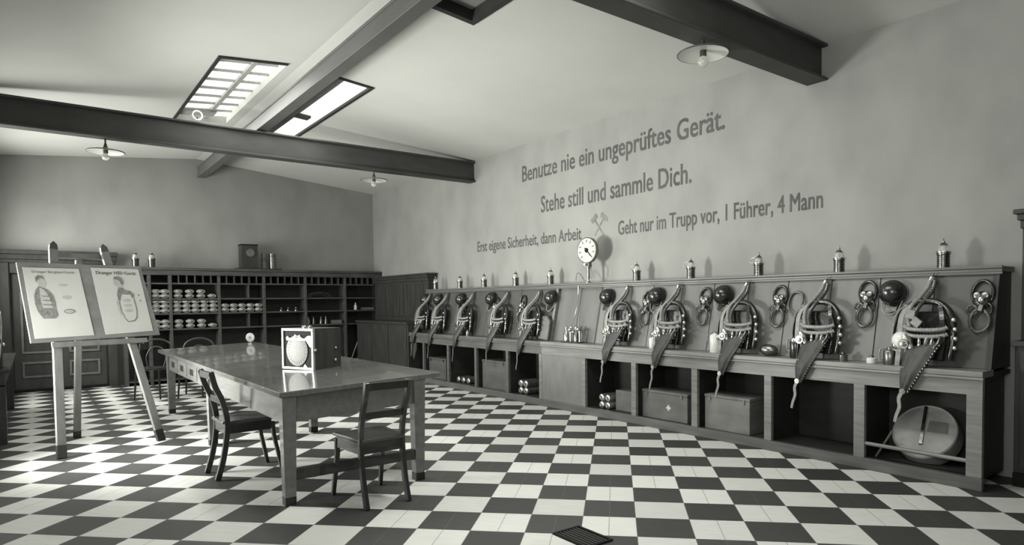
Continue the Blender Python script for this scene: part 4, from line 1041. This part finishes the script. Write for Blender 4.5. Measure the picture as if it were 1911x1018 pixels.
# ------------------------------------------------------------------ chairs
def make_chair():
    e = thing('side_chair', '', 'chair')
    hw = .155; sd_ = .40; sh_ = .46
    for s in (-1, 1):
        MB().sweep(catmull([(s * hw, -.045, 0), (s * hw, .0, .16), (s * hw, .03, .34), (s * hw, .035, .47), (s * hw, .005, .62), (s * hw, -.045, .74), (s * hw, -.075, .86)], 5), .032, .042, (1, 0, 0), .03).build('back_post', M_CHAIR, e, bevel=.005)
        MB().sweep(catmull([(s * (hw + .03), sd_ + .05, 0), (s * (hw + .025), sd_ + .02, .15), (s * (hw + .02), sd_ - .01, .30), (s * (hw + .02), sd_ - .02, .42)], 5), .026, .03, (1, 0, 0), .038).build('front_leg', M_CHAIR, e, bevel=.005)
    st = MB(); st.prism([(-hw - .005, -.0, sh_ - .02), (hw + .005, -.0, sh_ - .02), (hw + .045, sd_ + .01, sh_ - .02), (-hw - .045, sd_ + .01, sh_ - .02)], (0, 0, .022)); st.build('seat', M_SEAT, e, bevel=.006)
    MB().box(-hw + .02, hw - .02, sd_ - .035, sd_ - .015, sh_ - .10, sh_ - .02).build('front_rail', M_CHAIR, e)
    MB().box(-hw + .016, hw - .016, .02, .04, sh_ - .10, sh_ - .02).build('rear_rail', M_CHAIR, e)
    for s in (-1, 1): MB().bar((s * (hw + .002), .05, sh_ - .06), (s * (hw + .02), sd_ - .035, sh_ - .06), .02, .08).build('side_rail', M_CHAIR, e)
    MB().box(-hw + .014, hw - .014, -.086, -.058, .80, .855).build('top_rail', M_CHAIR, e, bevel=.005)
    MB().box(-hw + .014, hw - .014, -.012, .008, .60, .65).build('mid_rail', M_CHAIR, e, bevel=.004)
    return e
ch0 = make_chair()
# (chair frame: +y = front)
def chair_at(o, bx0, by0, bx1, by1, fx, fy):   # rear feet midpoint, direction to the front
    d = math.atan2(fy, fx) - PI / 2
    o.location = W(bx0, by0, 0); o.rotation_euler = (0, 0, d)
ch0.location = W(3.42, 16.95, 0); ch0.rotation_euler = (0, 0, -PI / 2 + .05)
ch0['label'] = 'dark wooden chair at the long left side of the table, facing it'
ch0['group'] = 'dark wooden chairs at the table'
o = dup(ch0, W(5.63, 12.32, 0), .03, 'dark wooden chair at the near end of the table, its back to the camera')

def make_bentwood():
    e = thing('bentwood_chair', '', 'chair')
    MB().tube(catmull([(-.2, 0, .44), (-.235, -.03, .62), (-.2, -.05, .78), (-.1, -.06, .85), (0, -.06, .865), (.1, -.06, .85), (.2, -.05, .78), (.235, -.03, .62), (.2, 0, .44)], 7), .014, 10).build('back_hoop', M_CHAIR, e, smooth=60)
    MB().tube(catmull([(-.11, 0, .44), (-.135, -.025, .60), (-.08, -.045, .72), (0, -.05, .755), (.08, -.045, .72), (.135, -.025, .60), (.11, 0, .44)], 7), .011, 10).build('inner_hoop', M_CHAIR, e, smooth=60)
    MB().lathe([(.2, .43), (.21, .435), (.21, .455), (.19, .465)], 28, Matrix.Translation((0, .18, 0))).build('seat', M_CHAIR, e, smooth=35)
    for x, y in ((-.17, .02), (.17, .02), (-.15, .34), (.15, .34)):
        MB().cyl((x * 1.15, .18 + (y - .18) * 1.2, 0), (x, y, .432), .013, 10, .016).build('leg', M_CHAIR, e, smooth=40)
    return e
bw0 = make_bentwood()
bw0.location = W(5.95, 33.0, 0); bw0.rotation_euler = (0, 0, PI - .5); bw0['label'] = 'dark bentwood chair beyond the far end of the table, only its hoop back showing'; 
dup(bw0, W(4.3, 33.6, 0), PI - .45, 'dark bentwood chair behind the easel board edge, next to the shelving')

# ------------------------------------------------------------------ easel with two posters
F1 = Vector((.44, 21.65, 0)); F2 = Vector((2.99, 22.49, 0))
ed = (F2 - F1).normalized(); nb = Vector((-ed.y, ed.x, 0)); KL = .33
ea = thing('easel', 'tall wooden easel standing left of the table', 'easel', F1 * U, math.atan2(ed.y, ed.x))
sl = math.sqrt(1 + KL * KL)
def E(a, s, off=0.0):     # a along the feet, s up the slant, off = towards the room (m); in tiles -> local metres
    z = s / sl; return Vector((a * U, KL * z * U - off, z * U))
upv = (E(0, 1) - E(0, 0)).normalized(); nrm = Vector((0, -upv.z, upv.y)).normalized()   # nrm: away from viewer
frt = Vector((0, -1, KL)).normalized()
def eq(a, s, off): return E(a, s) + frt * off
for a0, a1 in ((.03, .70), (2.66, 2.02)):
    top = 6.36
    p0, p1 = eq(a0, 0, 0), eq(a1, top, 0)
    t = (p1 - p0).normalized()
    def at(q): return p0.lerp(p1, q)
    lg = MB().bar(at(.055), at(.965), .072, .04, frt)
    lg = lg.build('front_leg', M_EASEL, ea, bevel=.003)
    sdv = t.cross(frt).normalized()
    c = at(.965)
    MB().prism([c - sdv * .036 - frt * .02, c + sdv * .036 - frt * .02, c + sdv * .03 + t * .05 - frt * .02, c + t * .085 - frt * .02, c - sdv * .03 + t * .05 - frt * .02], frt * .04).build('pointed_tip', M_DARKW, lg)
    b = MB().bar(at(0.0), at(.055), .074, .042, frt).build('leg_shoe', M_FOOT, lg)
rf = Vector((1.45 * U, 2.78 * U, 0)); rtp = eq(1.36, 5.9, -.05)
rl = MB().bar(rf.lerp(rtp, .04), rtp, .06, .035, frt).build('rear_leg', M_EASEL, ea, bevel=.003)
MB().bar(rf, rf.lerp(rtp, .04), .062, .037, frt).build('leg_shoe', M_FOOT, rl)
MB().bar(eq(.62, 6.0, -.035), eq(2.1, 6.0, -.035), .05, .02, frt).build('top_rail', M_EASEL, ea)
MB().bar(eq(.2, 3.19, .035), eq(2.75, 3.19, .035), .05, .022, frt).build('ledge', M_EASEL, ea, bevel=.003)
MB().bar(eq(2.5, 3.02, .03), eq(2.72, 2.98, .03), .05, .04, frt).build('clamp', M_BLACK, ea)
# drawing board
def eworld(p): return ea.matrix_basis @ p
bpy.context.view_layer.update()
bd = thing('poster_board', 'wide wooden board tilted on the easel behind two posters', 'board', eworld(eq(-.3, 3.25, .022)), ea.rotation_euler.z)
o0 = eq(-.3, 3.25, .022)
corners = [(-.28, 3.28), (3.17, 3.34), (2.97, 5.66), (-.31, 5.66)]
MB().prism([eq(a, s, .022) - o0 for a, s in corners], frt * .018).build('panel', M_EBOARD, bd, bevel=.003)
# posters
def poster(label, c4, draw):
    o_ = eq(c4[0][0], c4[0][1], .0415)
    p = thing('poster', label, 'poster', eworld(o_), ea.rotation_euler.z)
    P4 = [eq(a, s, .0415) - o_ for a, s in c4]     # bl, br, tr, tl
    MB().prism(P4, frt * .0015).build('paper', M_PAPER, p)
    def uv(u, v, d=.002):
        return (P4[0] * (1 - u) + P4[1] * u) * (1 - v) + (P4[3] * (1 - u) + P4[2] * u) * v + frt * d
    draw(p, uv); return p
def blob(p, uv, pts, m, name, d=.002):
    MB().prism([uv(u, v, d) for u, v in pts], frt * .0006).build(name, m, p)
def oval(cu, cv, ru, rv, n=18): return [(cu + ru * math.cos(2 * PI * k / n), cv + rv * math.sin(2 * PI * k / n)) for k in range(n)]
def ptext(p, uv, s, u0, u1, v, cap, m, bold=.01):
    vs, fs = text_mesh(s, 0); x0 = min(q.x for q in vs); x1 = max(q.x for q in vs)
    hd = MB()
    for k, o_ in enumerate((-bold, 0, bold)):
        hd.add([uv(u0 + (q.x + o_ - x0) / (x1 - x0) * (u1 - u0), v + q.y / CAP * cap, .0022 + k * .0002) for q in vs], fs)
    hd.build('heading', m, p)
def draw_left(p, uv):
    ptext(p, uv, 'Draeger Bergbau=Ger\u00e4t', .14, .9, .925, .035, M_INKG, .004)
    blob(p, uv, [(.19, .80), (.20, .85), (.24, .88), (.30, .87), (.33, .83), (.34, .79), (.36, .77), (.33, .75), (.32, .72), (.28, .71), (.22, .74)], M_INKL, 'printed_head', .002)
    blob(p, uv, [(.18, .79), (.18, .86), (.24, .895), (.31, .88), (.33, .84), (.27, .85), (.22, .82)], M_INKG, 'printed_hair', .0026)
    blob(p, uv, [(.22, .74), (.29, .71), (.36, .68), (.43, .61), (.45, .50), (.44, .40), (.45, .31), (.40, .27), (.20, .27), (.13, .36), (.10, .48), (.11, .60), (.15, .68)], M_INKG, 'printed_torso', .002)
    blob(p, uv, [(.22, .71), (.29, .69), (.35, .60), (.38, .50), (.39, .42), (.22, .42), (.21, .55)], M_INKL, 'printed_harness', .0026)
    for k in range(3): blob(p, uv, [(.23, .60 - k * .06), (.37 + k * .005, .59 - k * .06), (.37 + k * .005, .575 - k * .06), (.23, .585 - k * .06)], M_INKG, 'printed_hose', .0032)
    blob(p, uv, oval(.66, .57, .08, .03), M_INKL, 'printed_part', .002)
    blob(p, uv, oval(.66, .365, .10, .035), M_INKG, 'printed_part', .002)
    blob(p, uv, oval(.66, .365, .085, .022), M_INKL, 'printed_part', .0026)
    blob(p, uv, oval(.64, .75, .07, .02), M_INKL, 'printed_part', .002)
def draw_right(p, uv):
    ptext(p, uv, 'Draeger HSS=Ger\u00e4t', .08, .92, .905, .05, M_INK, .03)
    blob(p, uv, [(.40, .80), (.41, .84), (.47, .87), (.55, .86), (.59, .81), (.58, .75), (.56, .72), (.56, .66), (.46, .66), (.47, .72), (.42, .73), (.38, .76)], M_INKL, 'printed_head', .002)
    blob(p, uv, [(.40, .83), (.43, .87), (.52, .88), (.59, .85), (.61, .79), (.58, .735), (.545, .76), (.53, .80), (.47, .83)], M_INKG, 'printed_hair', .0026)
    blob(p, uv, [(.47, .70), (.56, .70), (.60, .66), (.70, .645), (.77, .60), (.77, .55), (.50, .55), (.42, .50), (.41, .58), (.44, .65)], M_INKG, 'printed_shoulder', .0023)
    blob(p, uv, [(.36, .48), (.41, .53), (.42, .36), (.40, .26), (.37, .34)], M_INKL, 'printed_arm', .002)
    ring = [(.47, .56), (.50, .61), (.70, .60), (.76, .52), (.77, .34), (.73, .22), (.66, .17), (.52, .16), (.46, .22), (.42, .36), (.42, .48)]
    blob(p, uv, ring, M_INKG, 'printed_pack', .002)
    cu, cv = .60, .39
    blob(p, uv, [(cu + (u - cu) * .86, cv + (v - cv) * .93) for u, v in ring], M_PAPER, 'printed_pack_front', .0026)
    for k in range(3):
        blob(p, uv, oval(.59, .50 - k * .08, .09, .025), M_INKL, 'printed_part', .0034)
    blob(p, uv, oval(.87, .58, .015, .015), M_INKG, 'printed_part', .002); blob(p, uv, oval(.88, .49, .015, .015), M_INKG, 'printed_part', .002)
poster('left white poster on the easel board, man seen wearing a harness', [(-.17, 3.39), (1.30, 3.42), (1.20, 5.50), (-.19, 5.50)], draw_left)
poster('right white poster on the easel board with bold heading, man seen from behind', [(1.60, 3.42), (2.97, 3.48), (2.88, 5.55), (1.53, 5.55)], draw_right)

# ------------------------------------------------------------------ side table cut by the left edge of the picture
lt = thing('side_table', 'wooden side table cut by the left edge of the picture', 'table', W(-2.6, 25.0, 0))
MB().tbox(0, 1.95, -.1, 8.7, 2.16, 2.27).build('table_top', M_CHAIR, lt, bevel=.005)
MB().tbox(.1, 1.82, 0, 8.5, 1.75, 2.16).build('apron', M_CHAIR, lt)
for x in (.08, 1.6):
    for y in (0, 8.3):
        MB().tbox(x, x + .24, y, y + .24, 0, 1.80).build('leg', M_CHAIR, lt, bevel=.004)
dv = thing('pump_apparatus', 'dark apparatus with bright fittings on the side table at the left edge', 'apparatus', W(-1.5, 25.9, 2.275), 0)
MB().box(-.2, .22, -.15, .2, 0, .3).build('case', M_DARKW, dv, bevel=.006)
MB().lathe([(.06, .3), (.07, .31), (.07, .55), (.05, .6), (.015, .62)], 18, Matrix.Translation((.12, 0, 0))).build('cylinder', M_METALD, dv, smooth=35)
for x, z in ((.2, .50), (.21, .43), (.23, .24)): MB().ball((x, -.08, z), .02, (1, 1, 1), 12, 8).build('fitting', M_METAL, dv, smooth=60)
MB().tube(catmull([(.12, 0, .6), (.2, -.05, .6), (.22, -.09, .5), (.22, -.13, .32), (.2, -.16, .1)], 6), .010, 8).build('tube', M_METAL, dv, smooth=50)

# ------------------------------------------------------------------ floor grate
gr = thing('floor_grate', 'small dark square drain grate in the floor at the lower centre edge', 'grate', W(7.2, 7.9, 0))
m = MB(); s_ = .62
m.tbox(0, s_, 0, .05, .001, .03); m.tbox(0, s_, .85, .9, .001, .03); m.tbox(0, .05, .05, .85, .001, .03); m.tbox(s_ - .05, s_, .05, .85, .001, .03)
m.build('rim', M_BLACK, gr)
m = MB()
for k in range(7): m.tbox(.05 + .085 * k * .88, .05 + .085 * k * .88 + .03, .05, .85, .002, .024)
m.build('bars', M_STEEL, gr)
MB().tbox(.05, s_ - .05, .05, .85, .001, .004).build('pit', M_BLACK, gr)
